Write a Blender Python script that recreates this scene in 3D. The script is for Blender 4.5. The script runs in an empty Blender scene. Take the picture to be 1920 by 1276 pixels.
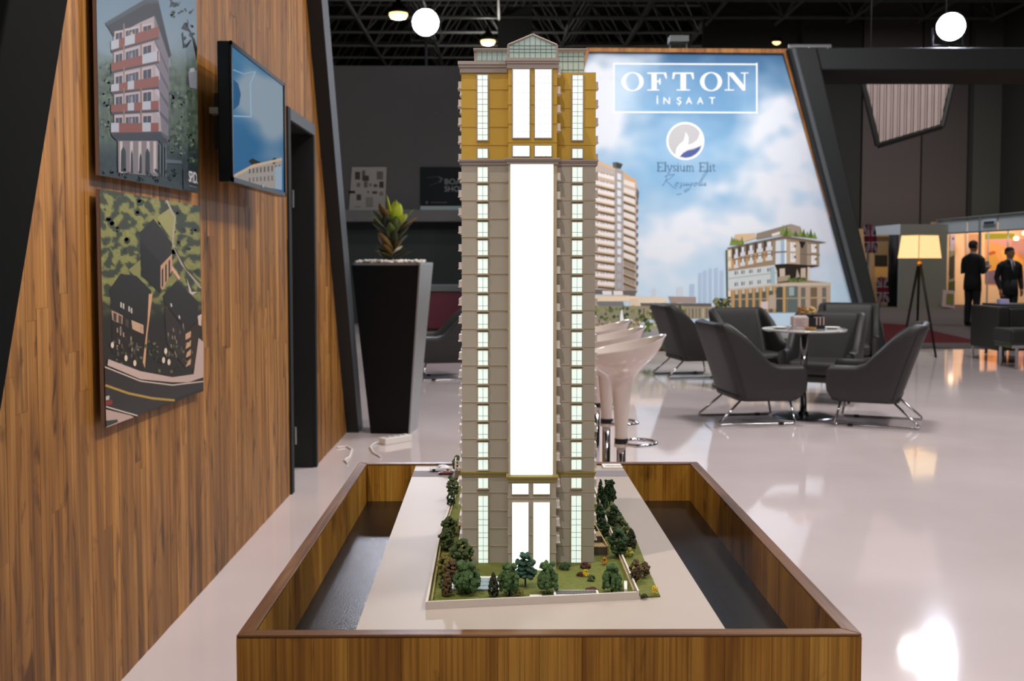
import bpy, math, random
from mathutils import Vector, Matrix, noise
sc = bpy.context.scene
COL = sc.collection
PI = math.pi
rnd = random.Random(7)

# ------------------------------------------------------------------ camera
FPX, CX, CY, EYE = 1950.0, 960.0, 586.0, 1.36          # focal length and principal point in 1920x1276 pixels
PITCH = math.atan(100.0 / FPX); YAW = math.atan(15.0 / FPX)
_f = Vector((math.sin(YAW) * math.cos(PITCH), math.cos(YAW) * math.cos(PITCH), -math.sin(PITCH)))
_r = Vector((math.cos(YAW), -math.sin(YAW), 0))
_u = _r.cross(_f)
CAMP = Vector((0, 0, EYE))
cd = bpy.data.cameras.new('camera'); cam = bpy.data.objects.new('camera', cd); COL.objects.link(cam)
cam.matrix_world = Matrix((( _r.x, _u.x, -_f.x, 0), (_r.y, _u.y, -_f.y, 0), (_r.z, _u.z, -_f.z, EYE), (0, 0, 0, 1)))
cd.sensor_width = 36; cd.sensor_fit = 'HORIZONTAL'; cd.lens = FPX / 1920 * 36
cd.shift_y = -(638 - CY) / 1920.0
cd.clip_start = 0.05; cd.clip_end = 200
cd.dof.use_dof = True; cd.dof.focus_distance = 1.6; cd.dof.aperture_fstop = 11
sc.camera = cam

# ------------------------------------------------------------------ world, lights, exposure
sc.view_settings.view_transform = 'Standard'; sc.view_settings.look = 'None'
sc.view_settings.gamma = 1; sc.view_settings.use_curve_mapping = False
sc.view_settings.exposure = 0.0
w = bpy.data.worlds.new('hall_air'); sc.world = w; w.use_nodes = True
w.node_tree.nodes['Background'].inputs[0].default_value = (0.9, 0.93, 1.0, 1)
w.node_tree.nodes['Background'].inputs[1].default_value = 0.03

def lamp(name, kind, loc, target, power, color=(1, 1, 1), size=0.3, angle=70, blend=0.5, sy=None):
    l = bpy.data.lights.new(name, kind); o = bpy.data.objects.new(name, l); COL.objects.link(o)
    l.energy = power; l.color = color
    if kind == 'AREA':
        l.size = size
        if sy: l.shape = 'RECTANGLE'; l.size_y = sy
    else: l.shadow_soft_size = size
    if kind == 'SPOT': l.spot_size = math.radians(angle); l.spot_blend = blend
    o.location = loc
    d = Vector(target) - Vector(loc)
    o.rotation_euler = d.to_track_quat('-Z', 'Y').to_euler()
    return o
WARM = (1.0, 0.9, 0.8); NEUT = (1.0, 0.965, 0.945); COOL = (0.86, 0.92, 1.0)
# unseen area lights added overhead as fill, balanced region by region
for (lx, ly, p) in ((0.6, -3.2, 340), (4.5, -2.5, 480), (2.0, 3.0, 170), (5.5, 4.0, 760), (3.0, 9.0, 680), (8.0, 10.0, 200), (-4.0, 15.0, 330), (12.0, 19.0, 560), (11.0, 27.0, 900)):
    lamp('hall_fill_light', 'AREA', (lx, ly, 8.8), (lx, ly, 0), p * .52, NEUT, 1.2)
# stand track spots: on the model table, on the wood wall and on the banner
lamp('track_spot', 'SPOT', (-0.85, 0.95, 4.1), (0.05, 1.75, 0.9), 210, WARM, 0.03, 40, 0.4)
lamp('track_spot', 'SPOT', (-0.6, -1.3, 3.4), (0.06, 1.56, 1.5), 108, NEUT, 0.06, 24, 0.5)
lamp('track_spot', 'SPOT', (1.6, 2.6, 4.2), (-1.24, 3.3, 2.3), 560, WARM, 0.08, 52, 0.9)
lamp('track_spot', 'SPOT', (1.4, 5.8, 4.2), (-1.24, 6.6, 1.6), 165, WARM, 0.08, 70, 0.7)
for bx in (0.9, 2.6, 4.3):
    lamp('banner_spot', 'SPOT', (bx, 11.6, 5.6), (bx * 1.02, 15.4, 2.2), 330, (1, 0.97, 0.95), 0.1, 80, 0.8)
lamp('louvre_fill_spot', 'SPOT', (8.6, 13.2, 8.0), (8.2, 20.0, 4.4), 750, NEUT, 0.1, 30, 0.6)  # unseen spot added to brighten the hanging louvre
lamp('seating_spot', 'SPOT', (4.4, 7.0, 5.2), (2.6, 9.2, 0.5), 90, NEUT, 0.1, 70, 0.8)

# ------------------------------------------------------------------ pixel measuring: a photo pixel to a point on a real plane
def ray(px, py): return _f + _r * ((px - CX) / FPX) - _u * ((py - CY) / FPX)
def AY(px, py, Y): d = ray(px, py); return CAMP + d * (Y / d.y)
def AX(px, py, X): d = ray(px, py); return CAMP + d * (X / d.x)
def AZ(px, py, Z): d = ray(px, py); return CAMP + d * ((Z - EYE) / d.z)

# ------------------------------------------------------------------ materials
def srgb(c):
    return tuple((x / 255 / 12.92 if x / 255 <= 0.04045 else ((x / 255 + 0.055) / 1.055) ** 2.4) for x in c)
MATS = {}
def mat(name, c, rough=0.5, metal=0.0, var=0.0, vscale=40.0, bump=0.0, coat=0.0, emit=0.0, spec=0.5, ecol=None, trans=0.0):
    if name in MATS: return MATS[name]
    m = bpy.data.materials.new(name); m.use_nodes = True; nt = m.node_tree; b = nt.nodes['Principled BSDF']
    lc = srgb(c); b.inputs['Base Color'].default_value = (*lc, 1)
    b.inputs['Roughness'].default_value = rough; b.inputs['Metallic'].default_value = metal
    b.inputs['Specular IOR Level'].default_value = spec
    b.inputs['Coat Weight'].default_value = coat; b.inputs['Coat Roughness'].default_value = 0.06
    if trans: b.inputs['Transmission Weight'].default_value = trans
    if emit:
        b.inputs['Emission Color'].default_value = (*srgb(ecol or c), 1); b.inputs['Emission Strength'].default_value = emit
    tc = nt.nodes.new('ShaderNodeTexCoord')
    n = nt.nodes.new('ShaderNodeTexNoise'); n.inputs['Scale'].default_value = vscale; n.inputs['Detail'].default_value = 4
    nt.links.new(tc.outputs['Object'], n.inputs['Vector'])
    mx = nt.nodes.new('ShaderNodeMix'); mx.data_type = 'RGBA'
    mx.inputs[6].default_value = (*[x * (1 - var) for x in lc], 1); mx.inputs[7].default_value = (*[min(1, x * (1 + var)) for x in lc], 1)
    nt.links.new(n.outputs['Fac'], mx.inputs[0]); nt.links.new(mx.outputs[2], b.inputs['Base Color'])
    if bump:
        bp = nt.nodes.new('ShaderNodeBump'); bp.inputs['Strength'].default_value = bump; bp.inputs['Distance'].default_value = 0.01
        nt.links.new(n.outputs['Fac'], bp.inputs['Height']); nt.links.new(bp.outputs['Normal'], b.inputs['Normal'])
    MATS[name] = m; return m

def wood(name, dark, mid, light, across=22.0, along=1.2, rough=0.5, axis=2, rv=0.5, knot=0.55, coat=0.0, fine=None, dip=(.62, .58, .54)):
    m = bpy.data.materials.new(name); m.use_nodes = True; nt = m.node_tree; N = nt.nodes; L = nt.links
    b = N['Principled BSDF']; b.inputs['Roughness'].default_value = rough; b.inputs['Coat Weight'].default_value = coat
    b.inputs['Coat Roughness'].default_value = 0.25; b.inputs['Specular IOR Level'].default_value = 0.25
    tc = N.new('ShaderNodeTexCoord'); oi = N.new('ShaderNodeObjectInfo')
    vm = N.new('ShaderNodeVectorMath'); vm.operation = 'SCALE'; vm.inputs[0].default_value = (7.3, 11.1, 5.7)
    L.new(oi.outputs['Random'], vm.inputs['Scale'])
    ad = N.new('ShaderNodeVectorMath'); ad.operation = 'ADD'
    L.new(tc.outputs['Object'], ad.inputs[0]); L.new(vm.outputs[0], ad.inputs[1])
    def mapped(ac, al):
        mp = N.new('ShaderNodeMapping'); s = [ac, ac, ac]; s[axis] = al; mp.inputs['Scale'].default_value = s
        L.new(ad.outputs[0], mp.inputs['Vector']); return mp.outputs[0]
    n1 = N.new('ShaderNodeTexNoise'); n1.inputs['Scale'].default_value = 1; n1.inputs['Detail'].default_value = 6; n1.inputs['Distortion'].default_value = 0.6
    L.new(mapped(across, along), n1.inputs['Vector'])
    rp = N.new('ShaderNodeValToRGB'); e = rp.color_ramp.elements
    e[0].position = 0.28; e[0].color = (*srgb(dark), 1); e[1].position = 0.72; e[1].color = (*srgb(light), 1)
    q = e.new(0.5); q.color = (*srgb(mid), 1)
    L.new(n1.outputs['Fac'], rp.inputs[0])
    n2 = N.new('ShaderNodeTexNoise'); n2.inputs['Scale'].default_value = 1; n2.inputs['Detail'].default_value = 3
    L.new(mapped(fine or across * 7, along * 1.6), n2.inputs['Vector'])
    r2 = N.new('ShaderNodeValToRGB'); r2.color_ramp.elements[0].position = 0.36; r2.color_ramp.elements[0].color = (*dip, 1)
    r2.color_ramp.elements[1].position = 0.58; r2.color_ramp.elements[1].color = (1, 1, 1, 1)
    L.new(n2.outputs['Fac'], r2.inputs[0])
    m1 = N.new('ShaderNodeMix'); m1.data_type = 'RGBA'; m1.blend_type = 'MULTIPLY'; m1.inputs[0].default_value = 0.75
    L.new(rp.outputs[0], m1.inputs[6]); L.new(r2.outputs[0], m1.inputs[7])
    # dark knots and mineral streaks
    n3 = N.new('ShaderNodeTexNoise'); n3.inputs['Scale'].default_value = 1; n3.inputs['Detail'].default_value = 5; n3.inputs['Distortion'].default_value = 1.2
    L.new(mapped(across * 1.1, along * 4.5), n3.inputs['Vector'])
    r3 = N.new('ShaderNodeValToRGB'); r3.color_ramp.elements[0].position = 0.57; r3.color_ramp.elements[0].color = (1, 1, 1, 1)
    r3.color_ramp.elements[1].position = 0.69; r3.color_ramp.elements[1].color = (.3, .24, .2, 1)
    L.new(n3.outputs['Fac'], r3.inputs[0])
    m2 = N.new('ShaderNodeMix'); m2.data_type = 'RGBA'; m2.blend_type = 'MULTIPLY'; m2.inputs[0].default_value = knot
    L.new(m1.outputs[2], m2.inputs[6]); L.new(r3.outputs[0], m2.inputs[7])
    r4 = N.new('ShaderNodeMapRange'); r4.inputs['To Min'].default_value = 1 - rv * 0.6; r4.inputs['To Max'].default_value = 1 + rv * 0.3
    L.new(oi.outputs['Random'], r4.inputs['Value'])
    m3 = N.new('ShaderNodeVectorMath'); m3.operation = 'SCALE'
    L.new(m2.outputs[2], m3.inputs[0]); L.new(r4.outputs[0], m3.inputs['Scale'])
    L.new(m3.outputs[0], b.inputs['Base Color'])
    bp = N.new('ShaderNodeBump'); bp.inputs['Strength'].default_value = 0.12; bp.inputs['Distance'].default_value = 0.003
    L.new(n2.outputs['Fac'], bp.inputs['Height']); L.new(bp.outputs['Normal'], b.inputs['Normal'])
    return m

def print_mat(name, emit=0.0, rough=0.45):
    m = bpy.data.materials.new(name); m.use_nodes = True; nt = m.node_tree; b = nt.nodes['Principled BSDF']
    a = nt.nodes.new('ShaderNodeAttribute'); a.attribute_name = 'ink'
    nt.links.new(a.outputs['Color'], b.inputs['Base Color']); b.inputs['Roughness'].default_value = rough; b.inputs['Specular IOR Level'].default_value = .18
    if emit:
        b.inputs['Specular IOR Level'].default_value = 0; b.inputs['Base Color'].default_value = (.01, .01, .01, 1); nt.links.remove(b.inputs['Base Color'].links[0])
        nt.links.new(a.outputs['Color'], b.inputs['Emission Color']); b.inputs['Emission Strength'].default_value = emit
    return m

M = {}
M['wall_wood'] = wood('honey_pine_staves', (88, 54, 18), (148, 100, 44), (184, 134, 72), 14, 0.9, 0.5, 2, 0.3, 0.9)
M['table_wood'] = wood('stained_pine', (132, 84, 24), (170, 118, 42), (196, 146, 62), 16, 1.8, 0.42, 2, 0.14, 0.75, fine=300, dip=(.5, .44, .36))
M['rim_wood_x'] = wood('stained_pine_rim', (70, 42, 22), (112, 74, 42), (138, 98, 62), 26, 2.0, 0.35, 0, 0.3, 0.4)
M['rim_wood_y'] = wood('stained_pine_rim_long', (70, 42, 22), (112, 74, 42), (138, 98, 62), 26, 2.0, 0.35, 1, 0.3, 0.4)
M['trim_wood'] = wood('banner_trim_wood', (120, 74, 26), (164, 106, 44), (186, 130, 62), 10, 1, 0.5, 2, 0.2, 0.3)
M['charcoal'] = mat('charcoal_frame_paint', (25, 28, 29), 0.65, var=0.08, vscale=8, spec=.3)
M['frame_black'] = mat('near_black_frame_paint', (13, 14, 14), 0.9, var=0.08, vscale=8, spec=.08)
M['black'] = mat('matt_black', (14, 14, 15), 0.5, var=0.1)
M['jamb'] = mat('black_door_lining', (10, 10, 11), 0.6, var=0.1)
M['gloss_black'] = mat('gloss_black', (10, 10, 12), 0.2, var=0.05, spec=.35)
M['satin_black'] = mat('satin_black', (9, 9, 10), 0.5, var=0.05, spec=.2)
M['chrome'] = mat('chrome', (205, 205, 208), 0.12, 1.0, var=0.02)
M['silver'] = mat('brushed_silver', (165, 168, 170), 0.35, 0.8, var=0.08, vscale=14)
M['white_gloss'] = mat('white_gloss_plastic', (222, 206, 196), 0.12, var=0.02, coat=0.6)
M['white'] = mat('white_paint', (225, 220, 214), 0.5, var=0.03)
# ------------------------------------------------------------------ mesh building
ORG = {}
def tag(o, label=None, cat=None, group=None, kind=None):
    if label: o['label'] = label
    if cat: o['category'] = cat
    if group: o['group'] = group
    if kind: o['kind'] = kind
    return o
def empty(name, loc, label=None, cat=None, group=None, kind=None):
    o = bpy.data.objects.new(name, None); COL.objects.link(o); o.location = loc; o.empty_display_size = 0.1
    ORG[o.name] = Vector(loc); return tag(o, label, cat, group, kind)
def copy_tree(o, parent=None):
    c = o.copy(); COL.objects.link(c); c.parent = parent
    if parent is not None: c.matrix_parent_inverse = o.matrix_parent_inverse.copy()
    for ch in o.children: copy_tree(ch, c)
    return c
class MB:
    def __init__(s): s.v = []; s.f = []; s.c = []; s.m = []
    def add(s, vs, fs, col=None, mi=0):
        b = len(s.v); s.v += [Vector(p) for p in vs]
        for f in fs: s.f.append(tuple(b + i for i in f)); s.c.append(col); s.m.append(mi)
        return s
    def box(s, x0, x1, y0, y1, z0, z1, mi=0):
        vs = [(x0, y0, z0), (x1, y0, z0), (x1, y1, z0), (x0, y1, z0), (x0, y0, z1), (x1, y0, z1), (x1, y1, z1), (x0, y1, z1)]
        return s.add(vs, [(3, 2, 1, 0), (4, 5, 6, 7), (0, 1, 5, 4), (1, 2, 6, 5), (2, 3, 7, 6), (3, 0, 4, 7)], None, mi)
    def hexa(s, bot, top, mi=0):
        return s.add(list(bot) + list(top), [(3, 2, 1, 0), (4, 5, 6, 7), (0, 1, 5, 4), (1, 2, 6, 5), (2, 3, 7, 6), (3, 0, 4, 7)], None, mi)
    def prism(s, poly, ext, mi=0):
        n = len(poly); a = [Vector(p) for p in poly]; e = Vector(ext); b = [p + e for p in a]
        fs = [tuple(range(n - 1, -1, -1)), tuple(range(n, 2 * n))] + [(i, (i + 1) % n, n + (i + 1) % n, n + i) for i in range(n)]
        return s.add(a + b, fs, None, mi)
    def poly(s, pts, col=None): return s.add(pts, [tuple(range(len(pts)))], col)
    def tube(s, pts, r, n=8, cap=True, mi=0, closed=False):
        pts = [Vector(p) for p in pts]; k = len(pts); rs = r if isinstance(r, (list, tuple)) else [r] * k
        rings = []; prev = None
        for i, p in enumerate(pts):
            if closed: t = pts[(i + 1) % k] - pts[i - 1]
            else: t = pts[min(i + 1, k - 1)] - pts[max(i - 1, 0)]
            t.normalize()
            if prev is None: a = t.orthogonal().normalized()
            else: a = (prev - t * prev.dot(t)).normalized()
            prev = a; bb = t.cross(a)
            rings.append([p + (a * math.cos(2 * PI * j / n) + bb * math.sin(2 * PI * j / n)) * rs[i] for j in range(n)])
        fs = []
        for i in range(k if closed else k - 1):
            i2 = (i + 1) % k
            for j in range(n): fs.append((i * n + j, i * n + (j + 1) % n, i2 * n + (j + 1) % n, i2 * n + j))
        if cap and not closed: fs += [tuple(range(n - 1, -1, -1)), tuple(range((k - 1) * n, k * n))]
        return s.add([q for rg in rings for q in rg], fs, None, mi)
    def lathe(s, prof, c=(0, 0, 0), n=24, cap=True, mi=0, sx=1, sy=1):
        vs = []; fs = []; k = len(prof)
        for (r, z) in prof:
            for j in range(n): vs.append((c[0] + r * sx * math.cos(2 * PI * j / n), c[1] + r * sy * math.sin(2 * PI * j / n), c[2] + z))
        for i in range(k - 1):
            for j in range(n): fs.append((i * n + j, i * n + (j + 1) % n, (i + 1) * n + (j + 1) % n, (i + 1) * n + j))
        if cap: fs += [tuple(range(n - 1, -1, -1)), tuple(range((k - 1) * n, k * n))]
        return s.add(vs, fs, None, mi)
    def blob(s, c, r, seed=None, sz=1.0, mi=0, jit=0.25):
        t = (1 + 5 ** .5) / 2; c = Vector(c)
        vs = [Vector(v).normalized() for v in ((-1, t, 0), (1, t, 0), (-1, -t, 0), (1, -t, 0), (0, -1, t), (0, 1, t), (0, -1, -t), (0, 1, -t), (t, 0, -1), (t, 0, 1), (-t, 0, -1), (-t, 0, 1))]
        vs = [c + Vector((v.x, v.y, v.z * sz)) * r * (1 + jit * (rnd.random() - .5) * 2) for v in vs]
        fs = [(0, 11, 5), (0, 5, 1), (0, 1, 7), (0, 7, 10), (0, 10, 11), (1, 5, 9), (5, 11, 4), (11, 10, 2), (10, 7, 6), (7, 1, 8), (3, 9, 4), (3, 4, 2), (3, 2, 6), (3, 6, 8), (3, 8, 9), (4, 9, 5), (2, 4, 11), (6, 2, 10), (8, 6, 7), (9, 8, 1)]
        return s.add(vs, fs, None, mi)
    def grid(s, P, nu, nv, closeu=False, mi=0):
        vs = [P(i, j) for i in range(nu) for j in range(nv)]; fs = []
        for i in range(nu if closeu else nu - 1):
            for j in range(nv - 1): fs.append((i * nv + j, ((i + 1) % nu) * nv + j, ((i + 1) % nu) * nv + j + 1, i * nv + j + 1))
        return s.add(vs, fs, None, mi)
    def build(s, name, mats, parent=None, loc=None, smooth=False, bevel=0.0, bseg=2, sub=0, **kw):
        if parent is not None: org = ORG[parent.name]
        else:
            if loc is None:
                xs = [v.x for v in s.v]; ys = [v.y for v in s.v]; zs = [v.z for v in s.v]
                loc = ((min(xs) + max(xs)) / 2, (min(ys) + max(ys)) / 2, min(zs))
            org = Vector(loc)
        me = bpy.data.meshes.new(name); me.from_pydata([tuple(v - org) for v in s.v], [], s.f)
        for mm in (mats if isinstance(mats, (list, tuple)) else [mats]): me.materials.append(mm)
        if any(s.m): me.polygons.foreach_set('material_index', s.m)
        if any(c is not None for c in s.c):
            at = me.color_attributes.new('ink', 'FLOAT_COLOR', 'CORNER'); d = []
            for p in me.polygons:
                c = s.c[p.index] or (1, 1, 1)
                if isinstance(c, list):
                    for q in c: d += [q[0], q[1], q[2], 1]
                else:
                    for _ in range(p.loop_total): d += [c[0], c[1], c[2], 1]
            at.data.foreach_set('color', d)
        if smooth: me.polygons.foreach_set('use_smooth', [True] * len(me.polygons))
        me.validate(); me.update()
        o = bpy.data.objects.new(name, me); COL.objects.link(o)
        if parent is not None: o.parent = parent
        else: o.location = org
        ORG[o.name] = org
        if bevel:
            md = o.modifiers.new('bevel', 'BEVEL'); md.width = bevel; md.segments = bseg; md.limit_method = 'ANGLE'; md.angle_limit = math.radians(40)
        if sub:
            md = o.modifiers.new('sub', 'SUBSURF'); md.levels = sub; md.render_levels = sub
        tag(o, **kw); return o
def share(o, name, parent, loc, scale=None):
    c = bpy.data.objects.new(name, o.data); COL.objects.link(c); c.parent = parent; c.location = loc
    if scale: c.scale = scale
    return c

# ------------------------------------------------------------------ flat prints: ink on a real panel, one colour per patch
def inside(x, y, P):
    c = False
    for (a, b), (e, f) in zip(P, P[1:] + P[:1]):
        if (b > y) != (f > y) and x < (e - a) * (y - b) / (f - b) + a: c = not c
    return c
class Ink:
    """collects flat ink patches on a plane; at(px, py, lift) gives the point on that plane"""
    def __init__(s, at, nrm, step): s.mb = MB(); s.at = at; s.n = Vector(nrm).normalized(); s.step = step; s.k = 0; s.bounds = None; s.gain = (1, 1, 1)
    def poly(s, pts, c, lift=True):
        if lift: s.k += 1
        off = s.step + s.k * 9e-6
        s.mb.poly([s.at(p[0], p[1], off) for p in pts], s.tone(c))
    def tone(s, c): return tuple(a * g for a, g in zip(srgb(c), s.gain))
    def rect(s, x0, y0, x1, y1, c, lift=True): s.poly([(x0, y0), (x1, y0), (x1, y1), (x0, y1)], c, lift)
    def stroke(s, pts, w, c):
        for a, b in zip(pts[:-1], pts[1:]):
            dx, dy = b[0] - a[0], b[1] - a[1]; l = math.hypot(dx, dy) or 1; e = w * 0.25 / l
            nx, ny = -dy / l * w / 2, dx / l * w / 2
            ax, ay, bx, by = a[0] - dx * e, a[1] - dy * e, b[0] + dx * e, b[1] + dy * e
            s.poly([(ax + nx, ay + ny), (bx + nx, by + ny), (bx - nx, by - ny), (ax - nx, ay - ny)], c)
    def disc(s, x, y, rx, ry, c, n=24, a0=0, a1=2 * PI):
        s.poly([(x + rx * math.cos(a0 + (a1 - a0) * i / n), y + ry * math.sin(a0 + (a1 - a0) * i / n)) for i in range(n)], c)
    def leafage(s, x0, y0, x1, y1, n, r, cols, shape=None):
        for i in range(n):
            x = rnd.uniform(x0, x1); y = rnd.uniform(y0, y1)
            if s.bounds and not all(inside(x + dx, y + dy, s.bounds) for dx, dy in ((r * 1.4, 0), (-r * 1.4, 0), (0, r * 1.4), (0, -r * 1.4))): continue
            k = rnd.randint(5, 8); rr = r * rnd.uniform(.5, 1.3); a = rnd.uniform(0, 6)
            s.poly([(x + rr * rnd.uniform(.6, 1.2) * math.cos(a + 2 * PI * j / k), y + rr * rnd.uniform(.6, 1.2) * math.sin(a + 2 * PI * j / k)) for j in range(k)], rnd.choice(cols), i % 4 == 0)
    def field(s, quad, nu, nv, fn, lift=.5):
        """smoothly shaded background, quad = four pixel corners tl, tr, br, bl"""
        tl, tr, br, bl = quad; P = []; C = []
        for j in range(nv + 1):
            for i in range(nu + 1):
                u, v = i / nu, j / nv
                x = (tl[0] * (1 - u) + tr[0] * u) * (1 - v) + (bl[0] * (1 - u) + br[0] * u) * v
                y = (tl[1] * (1 - u) + tr[1] * u) * (1 - v) + (bl[1] * (1 - u) + br[1] * u) * v
                P.append(s.at(x, y, s.step * lift)); C.append(s.tone(fn(x, y)))
        b = len(s.mb.v); s.mb.v += P
        for j in range(nv):
            for i in range(nu):
                q = (j * (nu + 1) + i, (j + 1) * (nu + 1) + i, (j + 1) * (nu + 1) + i + 1, j * (nu + 1) + i + 1)
                s.mb.f.append(tuple(b + t for t in q)); s.mb.c.append([C[t] for t in q]); s.mb.m.append(0)
def text_ink(ink, txt, quad, c, spacing=1.0, bold=0.0):
    """sans lettering from Blender's own font, fitted to a pixel quad tl, tr, br, bl"""
    cu = bpy.data.curves.new('lettering', 'FONT'); cu.body = txt; cu.space_character = spacing; cu.offset = bold; cu.resolution_u = 4
    o = bpy.data.objects.new('lettering', cu); COL.objects.link(o)
    me = bpy.data.meshes.new_from_object(o.evaluated_get(bpy.context.evaluated_depsgraph_get()))
    xs = [v.co.x for v in me.vertices]; ys = [v.co.y for v in me.vertices]
    x0, x1, y0, y1 = min(xs), max(xs), min(ys), max(ys); tl, tr, br, bl = quad; pts = []
    for v in me.vertices:
        u = (v.co.x - x0) / (x1 - x0); t = (y1 - v.co.y) / (y1 - y0)
        pts.append(((tl[0] * (1 - u) + tr[0] * u) * (1 - t) + (bl[0] * (1 - u) + br[0] * u) * t, (tl[1] * (1 - u) + tr[1] * u) * (1 - t) + (bl[1] * (1 - u) + br[1] * u) * t))
    ink.k += 1
    for p in me.polygons: ink.poly([pts[i] for i in p.vertices], c, False)
    bpy.data.objects.remove(o); bpy.data.curves.remove(cu); bpy.data.meshes.remove(me)
def R(q, x0, y0, x1, y1): return [(x0, y0), (x1, y0), (x1, y1), (x0, y1)]
def lerp(a, b, t): return a + (b - a) * t
def mixc(a, b, t): t = max(0, min(1, t)); return tuple(a[i] + (b[i] - a[i]) * t for i in range(3))
def sstep(a, b, x): t = max(0, min(1, (x - a) / (b - a))); return t * t * (3 - 2 * t)

# ------------------------------------------------------------------ the hall
def floor_mat():
    m = bpy.data.materials.new('white_epoxy_floor'); m.use_nodes = True; nt = m.node_tree; b = nt.nodes['Principled BSDF']; N = nt.nodes; L = nt.links
    tc = N.new('ShaderNodeTexCoord'); n = N.new('ShaderNodeTexNoise'); n.inputs['Scale'].default_value = 0.9; n.inputs['Detail'].default_value = 5
    L.new(tc.outputs['Object'], n.inputs['Vector'])
    r = N.new('ShaderNodeValToRGB'); r.color_ramp.elements[0].color = (*srgb((208, 194, 194)), 1); r.color_ramp.elements[1].color = (*srgb((222, 208, 208)), 1)
    r.color_ramp.elements[0].position = .3; r.color_ramp.elements[1].position = .7
    L.new(n.outputs['Fac'], r.inputs[0]); L.new(r.outputs[0], b.inputs['Base Color'])
    b.inputs['Roughness'].default_value = 0.06; b.inputs['Specular IOR Level'].default_value = 0.62; b.inputs['IOR'].default_value = 1.5
    n2 = N.new('ShaderNodeTexNoise'); n2.inputs['Scale'].default_value = 6; n2.inputs['Detail'].default_value = 2
    L.new(tc.outputs['Object'], n2.inputs['Vector'])
    bp = N.new('ShaderNodeBump'); bp.inputs['Strength'].default_value = 0.012; bp.inputs['Distance'].default_value = 0.02
    L.new(n2.outputs['Fac'], bp.inputs['Height']); L.new(bp.outputs['Normal'], b.inputs['Normal'])
    return m
MB().box(-14, 16, -6, 60, -0.1, 0).build('floor', floor_mat(), kind='structure')
M['ceil'] = mat('dark_roof_sheeting', (20, 22, 23), 0.8, var=0.2, vscale=1.5)
MB().box(-14, 16, -6, 60, 11.2, 11.4).build('ceiling', M['ceil'], kind='structure')
M['hall'] = mat('grey_hall_cladding', (78, 76, 77), 0.75, var=0.08, vscale=1.2)
M['hall_low'] = mat('dark_green_grey_cladding', (38, 44, 44), 0.7, var=0.1, vscale=1.2)
M['hall_dark'] = mat('dark_hall_cladding', (40, 42, 40), 0.8, var=0.1, vscale=1.2)
MB().box(-14.2, -14, -6, 60, 0, 11.2).build('wall_left_hall', M['hall_dark'], kind='structure')
MB().box(16, 16.2, -6, 60, 0, 11.2).build('wall_right_hall', M['hall_dark'], kind='structure')
MB().box(-14, 16, -6.2, -6, 0, 11.2).build('wall_rear', M['hall_dark'], kind='structure')
# far hall wall with cladding panels
wf = MB().box(-14, 16, 60, 60.2, 0, 11.2).build('wall_far', M['hall_dark'], kind='structure')
# partition wall behind the stand on the left, dark below its ledge
YB = 22.0
wb = MB().box(-14, 1.6, YB, YB + .3, 2.2, 5.4).build('wall_back', M['hall'], kind='structure')
MB().box(-14, 1.6, YB + .02, YB + .3, 0, 2.2).build('lower_cladding', M['hall_low'], wb)
M['ledge'] = mat('grey_ledge_paint', (92, 92, 92), 0.6, var=0.05, vscale=3)
led = MB().box(-14, 1.6, YB - .45, YB, 2.14, 2.38).build('trim_ledge', M['ledge'], kind='structure', bevel=.01)
# grey cladding on the right, seen through the portal
wr = MB().box(6.5, 16, 34.3, 34.5, 0, 11).build('wall_back_right', M['hall_dark'], kind='structure')
xs = [AY(p, 300, 34).x for p in (1500, 1613, 1725, 1812, 1885, 1990)]
hm = [M['hall_dark'], mat('mauve_grey_panel', (84, 76, 76), .75, var=.06, vscale=1), mat('mauve_grey_panel_dark', (78, 71, 71), .75, var=.06, vscale=1), mat('green_grey_panel', (66, 68, 65), .75, var=.06, vscale=1), M['hall_dark']]
for i in range(5):
    MB().box(xs[i] + .03, xs[i + 1] - .03, 33.9 - .3 * (i == 3) - .25 * (i == 4), 34.3, 0, 10.9).build('cladding_panel', hm[i], wr)
# roof space frame
M['steel'] = mat('dusty_roof_steel', (92, 97, 97), 0.6, 0.2, var=0.15, vscale=5)
sf = empty('roof_space_frame', (3, 38, 9), 'dark tubular steel space frame under the hall roof', 'roof frame')
gx = [-9.15 + 2.25 * i for i in range(12)]; gy = [28.9 + 2.2 * i for i in range(9)]
for y in gy: MB().tube([(gx[0], y, 9), (gx[-1], y, 9)], .05, 6).build('cross_chord', M['steel'], sf)
for x in gx: MB().tube([(x, gy[0] - 1, 9), (x, gy[-1] + 1, 9)], .055, 6).build('long_chord', M['steel'], sf)
wv = MB()
for x in gx[:-1]:
    for y in gy[:-1]:
        for (a, b) in ((0, 0), (2.25, 0), (0, 2.2), (2.25, 2.2)): wv.tube([(x + a, y + b, 9), (x + 1.12, y + 1.1, 10.7)], .03, 4, False)
wv.build('web_members', M['steel'], sf, kind='stuff')
tp = MB()
for y in gy[:-1]: tp.tube([(gx[0], y + 1.1, 10.7), (gx[-1], y + 1.1, 10.7)], .05, 5)
for x in gx[:-1]: tp.tube([(x + 1.12, gy[0], 10.7), (x + 1.12, gy[-1], 10.7)], .04, 5)
tp.build('top_chords', M['steel'], sf, kind='stuff')
for x in (gx[0], gx[-1]):
    for y in (gy[0], gy[-1]): MB().tube([(x, y, 9), (x, y, 11.2)], .06, 6).build('hanger', M['steel'], sf)
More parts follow.
